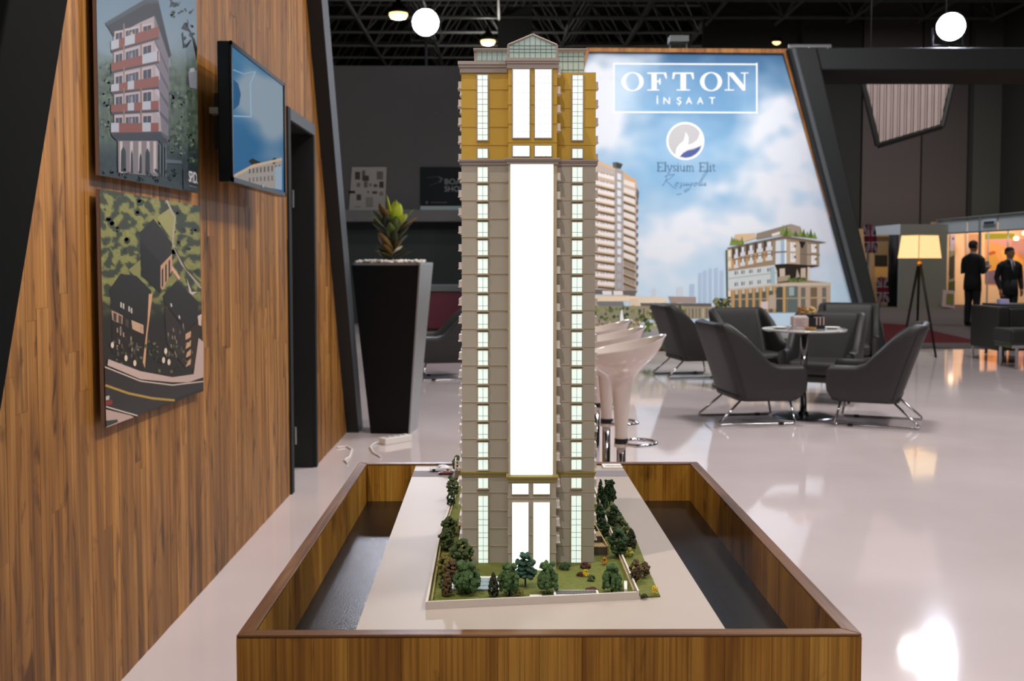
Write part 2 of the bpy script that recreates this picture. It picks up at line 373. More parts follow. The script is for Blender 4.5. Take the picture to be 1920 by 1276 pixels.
# roof skylight strip
MB().box(9.35, 9.95, 31.2, 36.4, 10.9, 10.98).build('window_1', mat('roof_skylight', (200, 172, 172), .6, emit=.45, ecol=(200, 168, 168)), kind='structure')
duct = MB(); duct.box(-7, -1.3, 30.6, 31.6, 9.3, 10.4).box(-.2, 0.9, 33.6, 34.4, 8.0, 9.4)
duct.build('ventilation_duct', mat('dark_duct_metal', (64, 68, 70), .6, .3, var=.1, vscale=2), label='grey sheet metal duct running under the roof above the back wall', cat='duct')
# high-bay pendants with warm lit lenses
M['lens'] = mat('warm_lamp_lens', (255, 236, 205), .4, emit=3.2, ecol=(255, 205, 130))
PEND = [((747, 25), 27.5, 'warm pendant lamp beside the left floodlight'), ((915, 76), 34.5, 'warm pendant lamp just above the model tower roof'), ((1453, 80), 34.5, 'warm pendant lamp over the right corner of the blue banner')]
for (p, Y, lb) in PEND:
    c = AY(p[0], p[1], Y)
    t = empty('pendant_lamp', c, lb, 'lamp', 'warm pendant lamps in the hall roof')
    MB().lathe([(.05, .42), (.07, .3), (.24, .12), (.27, 0), (.25, -.01), (.25, .0)], c, 20).build('lamp_shade', M['black'], t, smooth=True)
    MB().lathe([(.235, .0), (.245, -.05), (.2, -.12), (.1, -.15)], c, 20).build('lens', M['lens'], t, smooth=True)
    lamp('pendant_glow', 'POINT', c + Vector((0, 0, -.3)), c, 170, (1, .9, .8), .2)
    MB().tube([c + Vector((0, 0, .4)), Vector((c.x, c.y, 11.2))], .015, 5).build('cable', M['black'], t)
# ------------------------------------------------------------------ wooden wall on the left
WX = -1.24
near_y = lambda z: 1.95 + .409 * z
far_y = lambda z: 8.13 - .503 * z
DY0, DY1, DZ = 6.04, 6.76, 2.16
ZT = 3.3
core = MB()
core.prism([(WX - .17, near_y(0), 0), (WX - .17, DY0, 0), (WX - .17, DY0, ZT), (WX - .17, near_y(ZT), ZT)], (.16, 0, 0))
core.prism([(WX - .17, DY1, 0), (WX - .17, far_y(0), 0), (WX - .17, far_y(DZ), DZ), (WX - .17, DY1, DZ)], (.16, 0, 0))
core.prism([(WX - .17, DY0, DZ), (WX - .17, far_y(DZ), DZ), (WX - .17, far_y(ZT), ZT), (WX - .17, DY0, ZT)], (.16, 0, 0))
wl = core.build('wall_left', M['jamb'], kind='structure')
y = 1.95; k = 0
while y < 8.1:
    w_ = rnd.choice((.05, .06, .07, .08, .095)); y1 = min(y + w_, 8.12)
    if y < DY0 < y1: y1 = DY0
    if y < DY1 < y1: y1 = DY1
    zmax = min(ZT, (y1 - 1.95) / .409, (8.13 - y) / .503); zmin = DZ + .07 if DY0 <= y < DY1 else 0
    if zmax > zmin + .02:
        cuts = [zmin]; z = zmin + rnd.uniform(.5, 1.5)
        while z < zmax - .4 and len(cuts) < 3: cuts.append(z); z += rnd.uniform(1.0, 1.9)
        cuts.append(zmax)
        for z0, z1 in zip(cuts[:-1], cuts[1:]):
            pr = rnd.uniform(0, .0016); m_ = MB(); a, b, g = y + .0004, y1 - .0004, .0005
            def top(yy): return max(z0 + .002, min(z1, (yy - 1.95) / .409, (8.13 - yy) / .503))
            m_.hexa([(WX - .012, a, z0), (WX + pr, a, z0), (WX + pr, b, z0), (WX - .012, b, z0)],
                    [(WX - .012, a, top(a) - g), (WX + pr, a, top(a) - g), (WX + pr, b, top(b) - g), (WX - .012, b, top(b) - g)])
            m_.build('plank', M['wall_wood'], wl)
    y = y1; k += 1
# slanted charcoal end frames
M['frame_side'] = mat('slate_frame_paint', (70, 75, 80), 0.5, var=0.06, vscale=4)
def slab(fn, y0, y1, name):
    return MB().hexa([(WX - .2, fn(0) + y0, 0), (WX + .095, fn(0) + y0, 0), (WX + .095, fn(0) + y1, 0), (WX - .2, fn(0) + y1, 0)],
                     [(WX - .2, fn(ZT + .3) + y0, ZT + .3), (WX + .095, fn(ZT + .3) + y0, ZT + .3), (WX + .095, fn(ZT + .3) + y1, ZT + .3), (WX - .2, fn(ZT + .3) + y1, ZT + .3)]).build(name, M['frame_side'] if y1 > .1 else M['frame_black'], kind='structure', bevel=.006)
slab(far_y, 0.012, .27, 'trim_far_frame')
MB().hexa([(WX + .0, far_y(0), 0), (WX + .095, far_y(0), 0), (WX + .095, far_y(0) + .012, 0), (WX, far_y(0) + .012, 0)], [(WX, far_y(ZT + .3), ZT + .3), (WX + .095, far_y(ZT + .3), ZT + .3), (WX + .095, far_y(ZT + .3) + .012, ZT + .3), (WX, far_y(ZT + .3) + .012, ZT + .3)]).build('trim_far_shade_face', M['jamb'], kind='structure')  # thin black sheet: shade on the frame's near face, put in as colour
slab(near_y, -.3, -.002, 'trim_near_frame')
MB().box(WX - .2, WX + .095, near_y(ZT) - .3, far_y(ZT) + .27, ZT, ZT + .3).build('trim_top_frame', M['charcoal'], kind='structure')
# doorway
dr = empty('door_1', (WX, DY0, 0), kind='structure')
M['door_frame'] = mat('grey_door_frame', (66, 70, 74), .5, var=.06, vscale=5)
MB().box(WX - .02, WX + .014, DY0 - .07, DY0, 0, DZ + .07).build('door_frame', M['charcoal'], dr, bevel=.003)
MB().box(WX - .02, WX + .014, DY0, DY1 + .05, DZ, DZ + .07).build('door_frame', M['door_frame'], dr, bevel=.003)
MB().box(WX - .02, WX + .014, DY1, DY1 + .05, 0, DZ).build('door_frame', M['charcoal'], dr, bevel=.003)
MB().box(WX - .9, WX - .01, DY1 - .012, DY1 - .002, 0, DZ - .002).build('jamb_lining', M['jamb'], dr)
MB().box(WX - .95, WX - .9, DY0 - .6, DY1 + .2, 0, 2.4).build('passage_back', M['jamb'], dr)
for z in (1.71, .33):
    h = MB(); h.box(WX - .012, WX + .02, DY0 + .002, DY0 + .03, z - .05, z + .05).tube([(WX + .02, DY0 + .006, z - .05), (WX + .02, DY0 + .006, z + .05)], .007, 8)
    h.build('hinge', M['silver'], dr, label='silver hinge')

# ------------------------------------------------------------------ printed panels on the wooden wall
M['print'] = print_mat('poster_ink', 0, .4)
M['board_edge'] = mat('panel_edge_mdf', (120, 92, 76), .7, var=.1)
PXW = WX + .034
atw = lambda px, py, off=0: AX(px, py, PXW + off)
def panel(name, px_poly, label, grp):
    base = [atw(*p) for p in px_poly]; t = empty(name, base[0], label, 'poster', grp)
    MB().prism([(PXW - .012, p.y, p.z) for p in base], (.012, 0, 0)).build('board', M['board_edge'], t)
    cy_ = sum(p.y for p in base) / 4; cz_ = sum(p.z for p in base) / 4
    MB().box(WX + .002, PXW - .012, cy_ - .25, cy_ + .25, cz_ - .12, cz_ + .12).build('mounting_batten', M['black'], t)
    return t, Ink(atw, (1, 0, 0), .0004)
# upper panel: street view of a white and brick apartment block
tp_poly = [(178, -40), (368, 14 - 38), (372.5, 362), (187, 328)]
t, ink = panel('poster', [(178, -150), (367, -90), (372.5, 362), (187, 328)], 'upper printed panel on the wooden wall, showing a tall apartment block among trees', 'printed panels on the wooden wall')
ink.gain = (.52, .5, .55); ink.bounds = [(178, -150), (367, -90), (372.5, 362), (187, 328)]
c7 = lambda x, y: (150 + x / 3.356, y / 3.356)
def sky1(px, py):
    x, y = (px - 150) * 3.356, py * 3.356
    c = mixc((112, 142, 158), (150, 172, 176), y / 600)
    g = sstep(380, 620, y + 60 * noise.noise((x / 60, y / 60, 1)) + (120 if x < 230 or x > 560 else 0))
    nz = noise.noise((x / 22, y / 30, 4)); c = mixc(c, mixc((48, 66, 58), (112, 132, 108), .5 + nz * .7), g)
    d = sstep(860, 1000, y + 50 * nz); return mixc(c, mixc((34, 50, 54), (52, 70, 70), .5 + nz), d)
ink.field([(178, -150), (367, -90), (372.5, 362), (187, 328)], 46, 110, sky1)
P7 = lambda pts, c: ink.poly([c7(*p) for p in pts], c)
for i in range(90):   # trees left and right of the block
    s = i % 3
    x, y = (rnd.uniform(110, 205), rnd.uniform(400, 860)) if s == 0 else (rnd.uniform(575, 735), rnd.uniform(570, 900)) if s == 1 else (rnd.uniform(560, 735), rnd.uniform(840, 1010))
    q = c7(x, y); ink.leafage(q[0] - 4, q[1] - 4, q[0] + 4, q[1] + 4, 3, 3.2, [(50, 68, 58), (84, 104, 84), (120, 138, 108), (66, 86, 74), (40, 58, 54)])
for i in range(60):   # hanging branch, top right
    x = rnd.uniform(575, 735); y = rnd.uniform(-140, 300 if x > 650 else 110); q = c7(x, y)
    ink.leafage(q[0] - 3, q[1] - 4, q[0] + 3, q[1] + 4, 3, 2.4, [(40, 54, 52), (52, 66, 62), (66, 82, 76)])
P7([(640, 180), (700, 200), (735, 380), (738, 300), (660, 140)], (28, 38, 36))
P7([(640, 210), (650, 290), (670, 300), (695, 265), (690, 255), (668, 285), (655, 275), (650, 200)], (30, 38, 38))
P7([(680, 450), (735, 440), (735, 560), (690, 550)], (140, 150, 158)); P7([(690, 430), (720, 425), (722, 450), (690, 455)], (178, 190, 196))
P7([(210, 180), (465, 90), (500, 130), (520, 830), (215, 850)], (176, 166, 164))            # front
P7([(465, 100), (505, 130), (560, 360), (556, 900), (512, 820)], (122, 118, 126))             # side
for k in range(5): P7([(468, 240 + 140 * k), (556, 440 + 105 * k), (556, 470 + 105 * k), (470, 262 + 140 * k)], (86, 84, 92))
for k in range(5): P7([(474, 280 + 128 * k), (500, 325 + 124 * k), (502, 390 + 116 * k), (476, 345 + 120 * k)], (190, 188, 192))
P7([(160, 145), (415, -4), (492, 0), (575, 350), (560, 365), (470, 100), (380, 140), (210, 230)], (44, 50, 54))   # roof slab
P7([(160, 145), (410, -4), (492, -2), (488, 20), (418, 22), (168, 165)], (70, 80, 84))
P7([(480, 60), (500, 120), (560, 365), (570, 352)], (30, 36, 40))
rows = [(232, 205, 318, 190), (330, 292, 440, 345), (470, 432, 578, 490), (595, 560, 705, 640), (728, 705, 838, 775)]
rowdat = [  # window tops, balcony band (left y0, y1, right y0, y1)
    (205, 150, 262, 318, 165, 232), (340, 275, 400, 448, 318, 385), (478, 425, 535, 580, 478, 545), (605, 570, 660, 705, 632, 690), (735, 722, 775, 835, 772, 830)]
for (wl_, wr_, bl0, bl1, br0, br1) in rowdat:
    for (a, b, cc) in ((225, 265, (52, 58, 70)), (288, 368, (66, 72, 84)), (398, 448, (48, 54, 66))):
        f = lambda x: lerp(wl_, wr_, (x - 225) / 225); g = lambda x: lerp(bl0, br0, (x - 200) / 290) + 6
        P7([(a - 8, f(a) - 8), (b + 8, f(b) - 8), (b + 8, g(b)), (a - 8, g(a))], (196, 184, 180))
        P7([(a, f(a) + 6), (b, f(b) + 6), (b, g(b)), (a, g(a))], cc)
        n = 2 if b - a < 60 else 4
        for q in range(1, n): xx = lerp(a, b, q / n); P7([(xx - 2, f(xx) + 6), (xx + 2, f(xx) + 6), (xx + 2, g(xx)), (xx - 2, g(xx))], (150, 150, 158))
        if b - a > 60: P7([(a + 30, f(a) + 12), (a + 44, f(a) + 12), (a + 44, g(a)), (a + 30, g(a))], (150, 150, 160) if wl_ > 210 else (205, 170, 110))
    for xx in (272, 380): P7([(xx, lerp(wl_, wr_, .3) - 40), (xx + 9, lerp(wl_, wr_, .3) - 42), (xx + 9, bl0 + 10), (xx, bl0 + 12)], (150, 120, 106))
    L_ = lambda x, t: lerp(lerp(bl0, bl1, t), lerp(br0, br1, t), (x - 195) / 300)
    P7([(195, L_(195, 0)), (495, L_(495, 0)), (495, L_(495, 1)), (195, L_(195, 1))], (138, 78, 62))
    P7([(195, L_(195, 1)), (495, L_(495, 1)), (498, L_(498, 1) + 14), (200, L_(200, 1) + 16)], (62, 60, 62))
    wh = rnd.sample([(195, 245), (282, 345), (392, 445), (425, 486), (300, 340)], 2)
    for (a, b) in wh: P7([(a, L_(a, 0) - 2), (b, L_(b, 0) - 2), (b, L_(b, 1) - 4), (a, L_(a, 1) - 4)], (186, 196, 202))
P7([(195, 850), (250, 836), (505, 828), (560, 925), (552, 948), (490, 880), (230, 882)], (46, 52, 56))
P7([(238, 884), (490, 884), (492, 1110), (240, 1085)], (130, 124, 124))
for a in (250, 315, 368, 420, 462): P7([(a, 890), (a + 18, 888), (a + 18, 1090), (a, 1080)], (206, 196, 190))
for (a, b, y0, y1) in ((256, 290, 920, 1080), (318, 334, 940, 1090), (372, 390, 960, 1090), (410, 440, 930, 1095)):
    P7([(a, y1), (a + 2, y0 + 30), ((a + b) / 2, y0), (b - 2, y0 + 30), (b, y1)], (30, 46, 46))
for a in (500, 520, 536): P7([(a, 900), (a + 8, 905), (a + 8, 1110), (a, 1108)], (98, 108, 112))
P7([(540, 1000), (640, 1010), (640, 1030), (540, 1024)], (92, 106, 112))
for i in range(40): q = c7(rnd.uniform(120, 640), rnd.uniform(1060, 1150)); ink.leafage(q[0], q[1], q[0] + 3, q[1] + 3, 2, 3, [(36, 54, 54), (54, 72, 68), (44, 62, 60)])
P7([(648, 1060), (742, 1090), (743, 1215), (652, 1190)], (40, 54, 56))
text_ink(ink, 'SP/D.', [c7(684, 1072), c7(740, 1086), c7(740, 1158), c7(684, 1142)], (226, 228, 228), .85, .02)
for i in range(9): P7([(687 + 5.6 * i, 1163 + 1.5 * i), (690.5 + 5.6 * i, 1164 + 1.5 * i), (690.5 + 5.6 * i, 1172 + 1.5 * i), (687 + 5.6 * i, 1171 + 1.5 * i)], (130, 142, 144))
ink.mb.build('print', M['print'], t)
# lower panel: aerial view of dark roofed houses and a road
low_poly = [(187, 354), (374, 386), (381.5, 733), (197, 801)]
t, ink = panel('poster', low_poly, 'lower printed wall panel with an aerial view of dark roofed houses and a road', 'printed panels on the wooden wall')
ink.gain = (1.05, .9, .74); ink.bounds = low_poly
cl = lambda x, y: (x / 2.658, 340 + y / 2.658)
PL = lambda pts, c: ink.poly([cl(*p) for p in pts], c)
def aerial(px, py):
    x, y = px * 2.658, (py - 340) * 2.658; nz = noise.noise((x / 40, y / 40, 9)); n2 = noise.noise((x / 14, y / 14, 2))
    c = mixc((44, 56, 46), (132, 140, 82), sstep(-.02, .12, nz + .05 + .3 * n2)); c = mixc(c, (52, 62, 52), .25 + .25 * n2)
    return mixc(c, (30, 32, 32), sstep(560, 700, y))
ink.field(low_poly, 80, 170, aerial)
for i in range(40):
    x = rnd.uniform(505, 990); y = rnd.uniform(70, 480); q = cl(x, y)
    if 500 < x < 700 and y > 350 and rnd.random() < .6: continue
    ink.leafage(q[0] - 3, q[1] - 3, q[0] + 3, q[1] + 3, 2, 5.5, [(30, 40, 34), (40, 54, 44), (54, 68, 54), (34, 46, 40)])
PL([(780, 180), (850, 130), (870, 200), (855, 290)], (128, 134, 92)); PL([(640, 440), (700, 390), (700, 500)], (112, 120, 78))
ink.stroke([cl(830, 95), cl(872, 180), cl(860, 310), cl(905, 410), cl(1000, 530)], 3.2, (146, 146, 144)); ink.stroke([cl(870, 330), cl(930, 440), cl(1000, 505)], 2, (52, 54, 54))
PL([(700, 250), (765, 185), (860, 310), (835, 420), (770, 470), (705, 470)], (34, 35, 37)); PL([(700, 300), (800, 400), (800, 560), (705, 470)], (24, 25, 27))
PL([(800, 420), (858, 360), (858, 440), (812, 540), (800, 530)], (164, 136, 118))
for k in range(3): PL([(806 + 17 * k, 440 - 22 * k), (814 + 17 * k, 430 - 22 * k), (814 + 17 * k, 520 - 26 * k), (806 + 17 * k, 530 - 26 * k)], (30, 28, 28))
PL([(930, 480), (955, 550), (985, 550), (960, 565), (945, 555)], (176, 172, 178)); PL([(860, 420), (900, 480), (890, 490), (855, 440)], (180, 150, 130))
PL([(545, 540), (600, 460), (680, 470), (755, 545), (730, 680), (700, 705), (555, 630)], (30, 31, 34))       # near house
PL([(555, 635), (700, 710), (720, 720), (715, 940), (560, 860)], (30, 27, 26)); PL([(555, 640), (612, 668), (610, 712), (560, 690)], (150, 128, 118))
for (a, b) in ((565, 652), (590, 664), (625, 682), (672, 706)): PL([(a, b), (a + 16, b + 8), (a + 16, b + 46), (a, b + 38)], (60, 56, 58))
PL([(655, 690), (715, 715), (715, 760), (660, 735)], (168, 146, 130)); PL([(742, 560), (760, 560), (735, 760), (722, 930), (712, 900), (735, 700)], (178, 146, 122))
for i in range(26): a, b = rnd.uniform(570, 700), rnd.uniform(720, 860); PL([(a, b), (a + 6, b + 3), (a + 6, b + 26), (a, b + 23)], rnd.choice([(84, 82, 86), (140, 130, 124), (50, 48, 50)]))
for (a, b) in ((600, 600), (612, 606), (640, 620), (652, 628)): PL([(a, b), (a + 7, b + 3), (a + 7, b + 30), (a, b + 26)], (168, 174, 178))
PL([(810, 570), (880, 495), (990, 600), (985, 680), (930, 745), (825, 610)], (33, 33, 36))                     # right house
PL([(818, 610), (930, 745), (930, 940), (830, 800)], (40, 38, 40)); PL([(930, 745), (1000, 690), (985, 930), (940, 930)], (46, 38, 34))
for k in range(4): PL([(925 + 4 * k, 760 + 45 * k), (952, 745 + 45 * k), (950, 775 + 45 * k), (925, 790 + 45 * k)], (176, 148, 126))
for i in range(20): a, b = rnd.uniform(835, 915), rnd.uniform(700, 860); PL([(a, b), (a + 5, b + 6), (a + 5, b + 24), (a, b + 18)], rnd.choice([(90, 88, 92), (62, 60, 62), (130, 120, 116)]))
for (a, b) in ((850, 605), (890, 665)): PL([(a, b), (a + 8, b + 6), (a + 8, b + 22), (a, b + 16)], (166, 174, 184))
PL([(985, 670), (1005, 660), (1003, 720), (990, 715)], (186, 172, 172))
for i in range(70): a, b = rnd.uniform(540, 960), rnd.uniform(790, 950); q = cl(a, b); ink.leafage(q[0], q[1], q[0] + 2, q[1] + 2, 1, 3, [(44, 54, 36), (64, 72, 48), (30, 34, 28), (90, 92, 76)])
for (a, b) in ((560, 815), (628, 880), (672, 905), (815, 890), (842, 900), (826, 845)): q = cl(a, b); ink.disc(q[0], q[1], 3, 6, (196, 192, 186), 8)
PL([(540, 885), (700, 945), (860, 975), (965, 960), (990, 780), (1015, 800), (1014, 975), (940, 1000), (860, 1000), (700, 985), (535, 915)], (172, 160, 164))
PL([(522, 920), (700, 990), (860, 1012), (1014, 990), (1014, 1032), (870, 1085), (690, 1165), (526, 1120)], (40, 40, 43))
ink.stroke([cl(524, 924), cl(700, 994), cl(860, 1014), cl(1012, 996)], 2.2, (184, 180, 182)); ink.stroke([cl(528, 1016), cl(640, 1055), cl(760, 1080), cl(868, 1090)], 4.2, (156, 134, 66))
ink.stroke([cl(530, 1122), cl(620, 1148), cl(684, 1166)], 2.5, (180, 176, 178)); PL([(528, 1135), (650, 1165), (668, 1174), (620, 1192), (530, 1226)], (164, 150, 154))
PL([(528, 1192), (585, 1185), (588, 1198), (530, 1222)], (40, 52, 44)); PL([(526, 1095), (560, 1088), (560, 1110), (526, 1116)], (120, 40, 40)); PL([(528, 1070), (546, 1066), (544, 1086), (528, 1090)], (170, 172, 180))
ink.mb.build('print', M['print'], t)

# ------------------------------------------------------------------ television
TX = WX + .15
tvp = [AX(*p, TX) for p in ((425, 77), (532, 153), (533, 367), (438, 344))]
ty0, ty1 = sum(p.y for p in (tvp[0], tvp[3])) / 2, sum(p.y for p in (tvp[1], tvp[2])) / 2
tz1, tz0 = (tvp[0].z + tvp[1].z) / 2, (tvp[2].z + tvp[3].z) / 2
tv = empty('television', (TX, ty0, tz0), 'flat black television on a wall bracket showing a blue sky picture', 'television')
hs = MB(); hs.box(TX - .05, TX, ty0, ty1, tz0, tz1)
hs.build('casing', M['gloss_black'], tv, bevel=.006)
bz = MB(); b_ = .016
for (a, b, c, d) in ((ty0, ty1, tz1 - b_, tz1), (ty0, ty1, tz0, tz0 + b_ * 1.2), (ty0, ty0 + b_, tz0, tz1), (ty1 - b_, ty1, tz0, tz1)): bz.box(TX, TX + .008, a, b, c, d)
bz.build('bezel', M['gloss_black'], tv)
br = MB(); br.box(WX + .003, TX - .05, (ty0 + ty1) / 2 - .2, (ty0 + ty1) / 2 + .2, (tz0 + tz1) / 2 - .12, (tz0 + tz1) / 2 + .12); br.build('wall_bracket', M['black'], tv)
MB().box(TX - .1, TX - .05, ty0 + .06, ty0 + .12, (tz0 + tz1) / 2 + .0, (tz0 + tz1) / 2 + .025).build('plug', M['silver'], tv)
MB().box(TX + .008, TX + .011, (ty0 + ty1) / 2 - .02, (ty0 + ty1) / 2 + .02, tz0 + .012, tz0 + .026).build('badge', M['silver'], tv)
att = lambda px, py, off=0: AX(px, py, TX + .001 + off)
ink = Ink(att, (1, 0, 0), .0006)
c1 = lambda x, y: (x / 3, y / 3)
def tvsky(px, py):
    x, y = px * 3, py * 3; n = noise.noise((x / 120, y / 120, 3))
    c = mixc((70, 122, 160), (50, 104, 148), (y - 300) / 500)
    g = sstep(.05, .6, math.exp(-(((x - 1420) / 110) ** 2 + ((y - 530) / 120) ** 2)) + .9 * math.exp(-(((x - 1560) / 110) ** 2 + ((y - 640) / 190) ** 2)) + .3 * n)
    return mixc(c, (158, 168, 178), g * .85)
YZ = lambda yy, zz: (yy, zz)
def to_px(p):
    d = Vector(p) - CAMP; return (CX + FPX * d.dot(_r) / d.dot(_f), CY - FPX * d.dot(_u) / d.dot(_f))
q = [to_px((TX, yy, zz)) for (yy, zz) in ((ty0 + b_, tz1 - b_), (ty1 - b_, tz1 - b_), (ty1 - b_, tz0 + b_ * 1.2), (ty0 + b_, tz0 + b_ * 1.2))]
ink.field(q, 30, 40, tvsky)
PT = lambda pts, c: ink.poly([c1(*p) for p in pts], c)
ink.stroke([c1(1312, 652), c1(1412, 656), c1(1408, 470), c1(1436, 402)], 2.4, (150, 182, 204)); ink.stroke([c1(1312, 392), c1(1370, 415), c1(1436, 402)], 2, (140, 176, 200))
PT([(1312, 445), (1340, 470), (1355, 530), (1345, 590), (1312, 620)], (40, 92, 134))
PT([(1310, 1000), (1420, 925), (1470, 915), (1585, 885), (1586, 1068), (1480, 1050), (1310, 1010)], (160, 152, 146))
PT([(1398, 905), (1420, 890), (1450, 905), (1470, 912), (1420, 935)], (40, 44, 46)); PT([(1522, 905), (1545, 885), (1562, 900), (1540, 925)], (40, 42, 44))
PT([(1310, 985), (1420, 925), (1585, 888), (1585, 902), (1425, 942), (1312, 1000)], (196, 172, 146))
for i in range(9):
    x = 1400 + 21 * i; PT([(x, 950 - (x - 1400) * .14), (x + 9, 949 - (x - 1400) * .14), (x + 9, 975 - (x - 1400) * .1), (x, 976 - (x - 1400) * .1)], (96, 92, 92))
    PT([(x, 1000 - (x - 1400) * .1), (x + 9, 999 - (x - 1400) * .1), (x + 9, 1022 - (x - 1400) * .05), (x, 1022 - (x - 1400) * .05)], (110, 108, 108))
PT([(1545, 940), (1586, 932), (1586, 1068), (1550, 1060)], (150, 168, 186))
ink.mb.build('screen', print_mat('screen_picture', .8, .7), tv)

# ------------------------------------------------------------------ planter with a croton
pt = empty('potted_croton', (-.9, 8.2, 0), 'tall tapered black planter with a leafy yellow green croton', 'potted plant')
bw, tw, ph = .15, .262, 1.315; pc = (-.88, 8.22)
def sq(hw, z, c=pc): return [(c[0] - hw, c[1] - hw, z), (c[0] + hw, c[1] - hw, z), (c[0] + hw, c[1] + hw, z), (c[0] - hw, c[1] + hw, z)]
MB().hexa(sq(bw, 0), sq(tw, ph)).build('planter_body', M['satin_black'], pt)
e = MB(); e.hexa([(pc[0] + bw, pc[1] - bw, 0), (pc[0] + bw + .012, pc[1] - bw, 0), (pc[0] + bw + .012, pc[1] + bw, 0), (pc[0] + bw, pc[1] + bw, 0)],
                 [(pc[0] + tw, pc[1] - tw, ph), (pc[0] + tw + .012, pc[1] - tw, ph), (pc[0] + tw + .012, pc[1] + tw, ph), (pc[0] + tw, pc[1] + tw, ph)])
e.build('side_panel', M['silver'], pt, label='brushed silver side panel')
e = MB()
for (x0, x1, y0, y1) in ((-tw, tw, -tw, -tw + .02), (-tw, tw, tw - .02, tw), (-tw, -tw + .02, -tw, tw), (tw - .02, tw + .012, -tw, tw)): e.box(pc[0] + x0, pc[0] + x1, pc[1] + y0, pc[1] + y1, ph, ph + .02)
e.build('rim', M['silver'], pt)
peb = MB()
for i in range(260): peb.blob((pc[0] + rnd.uniform(-tw + .03, tw - .04), pc[1] + rnd.uniform(-tw + .03, tw - .03), ph + rnd.uniform(.018, .034)), rnd.uniform(.012, .022), sz=.8)
peb.build('pebbles', mat('white_pebbles', (214, 204, 194), .6, var=.1), pt, smooth=True, kind='stuff')
M['stem'] = mat('brown_stem', (84, 64, 44), .8, var=.2)
st = [Vector((pc[0] + .0, pc[1] - .05, ph)), Vector((pc[0] - .02, pc[1] - .05, ph + .2)), Vector((pc[0] + .0, pc[1] - .05, ph + .38))]
MB().tube(st, [.018, .015, .012], 7).build('stem', M['stem'], pt)
LM = [mat('croton_leaf_lime', (172, 186, 52), .4, var=.25, vscale=14), mat('croton_leaf_green', (86, 104, 42), .4, var=.3, vscale=14), mat('croton_leaf_dark', (56, 62, 34), .4, var=.4, vscale=16), mat('croton_leaf_bronze', (112, 86, 36), .4, var=.4, vscale=16)]
def leaf(base, dirv, length, width, mtl, droop=.3):
    width *= 1.0
    d = Vector(dirv).normalized(); side = d.cross(Vector((0, 0, 1)));
    side = side.normalized() if side.length > .05 else Vector((1, 0, 0)); up = side.cross(d); n = 8; L_ = []; Rr = []; C = []
    for i in range(n + 1):
        t_ = i / n; p = Vector(base) + d * length * t_ - Vector((0, 0, droop * length * t_ * t_)); wd = width * math.sin(PI * min(1, t_ * .92 + .08)) ** .8
        C.append(p - up * wd * .22); L_.append(p - side * wd * .5); Rr.append(p + side * wd * .5)
    m_ = MB(); vs = L_ + C + Rr; k = n + 1
    m_.add(vs, [(i, i + 1, k + i + 1, k + i) for i in range(n)] + [(k + i, k + i + 1, 2 * k + i + 1, 2 * k + i) for i in range(n)])
    o = m_.build('leaf', mtl, pt, smooth=True)
    md = o.modifiers.new('t', 'SOLIDIFY'); md.thickness = .003
def lf(px, py, bx, by, wd, mtl, dy=0.0, droop=.15):
    px = 738 + (px - 738) * 1.22; b = AY(bx, by, pc[1] - .05); e = AY(px, py, pc[1] - .05 + dy); leaf(b, e - b + Vector((0, 0, droop * (e - b).length)), (e - b).length, wd, mtl, droop)
for (px, py, bx, by, wd, k, dy) in [(727, 354, 737, 425, .05, 0, -.04), (752, 372, 738, 428, .11, 0, -.1), (764, 396, 740, 430, .10, 0, -.14), (742, 366, 736, 420, .09, 0, .06), (716, 373, 732, 425, .1, 3, -.1), (706, 388, 732, 432, .1, 2, -.12),
        (774, 385, 742, 432, .06, 1, .05), (782, 402, 742, 436, .06, 3, .0), (776, 412, 742, 442, .05, 2, -.1), (700, 402, 730, 440, .07, 2, .05), (704, 414, 730, 446, .07, 2, -.08), (696, 396, 730, 436, .05, 2, .1),
        (716, 430, 732, 470, .1, 3, -.15), (722, 440, 735, 476, .09, 3, -.12), (768, 420, 740, 456, .05, 2, -.05), (762, 436, 740, 466, .05, 2, .1), (756, 446, 738, 470, .05, 3, -.1), (765, 462, 738, 480, .05, 2, -.12),
        (772, 470, 740, 486, .04, 2, -.1), (712, 458, 732, 482, .08, 2, -.12), (706, 466, 730, 484, .05, 3, .0), (718, 470, 734, 488, .1, 2, -.14), (752, 458, 738, 478, .05, 3, .12), (748, 400, 738, 440, .09, 1, -.16), (728, 396, 735, 436, .1, 2, -.15),
        (735, 410, 737, 452, .08, 1, -.16), (745, 425, 738, 462, .06, 2, -.14), (724, 452, 735, 486, .08, 3, -.15)]: lf(px, py, bx, by, wd, LM[k], dy)
pt.rotation_euler = (0, 0, -.115)
# cable and extension strip on the floor by the planter
a, b = AZ(716, 826, .03), AZ(766, 818, .03); d = (b - a).normalized(); s_ = Vector((-d.y, d.x, 0)) * .04
es = empty('power_strip', ((a + b) / 2).xy.to_3d(), 'white power strip lying on the floor in front of the black planter', 'power strip')
fl = Vector((0, 0, -.055)); mb = MB(); mb.hexa([p + Vector((0, 0, -.03)) for p in (a - s_, b - s_, b + s_, a + s_)], [p + Vector((0, 0, .02)) for p in (a - s_, b - s_, b + s_, a + s_)]); mb.build('housing', M['white'], es, bevel=.006)
for i in range(4):
    p = a.lerp(b, .2 + .2 * i); MB().lathe([(.018, .0), (.018, .004), (.013, .004), (.013, .001)], p + Vector((0, 0, .02)), 14).build('socket', mat('socket_grey', (170, 168, 166), .5), es)
cb = [AZ(*p, .008) for p in ((716, 826), (700, 832), (694, 838), (700, 848), (714, 856))]
MB().tube(cb, .007, 6).build('power_cable', M['white'], label='thin cable curling on the floor from the white power strip towards the table', cat='cable')
cb = [AZ(*p, .008) for p in ((632, 838), (650, 836), (660, 842), (655, 856), (646, 862), (652, 868))]
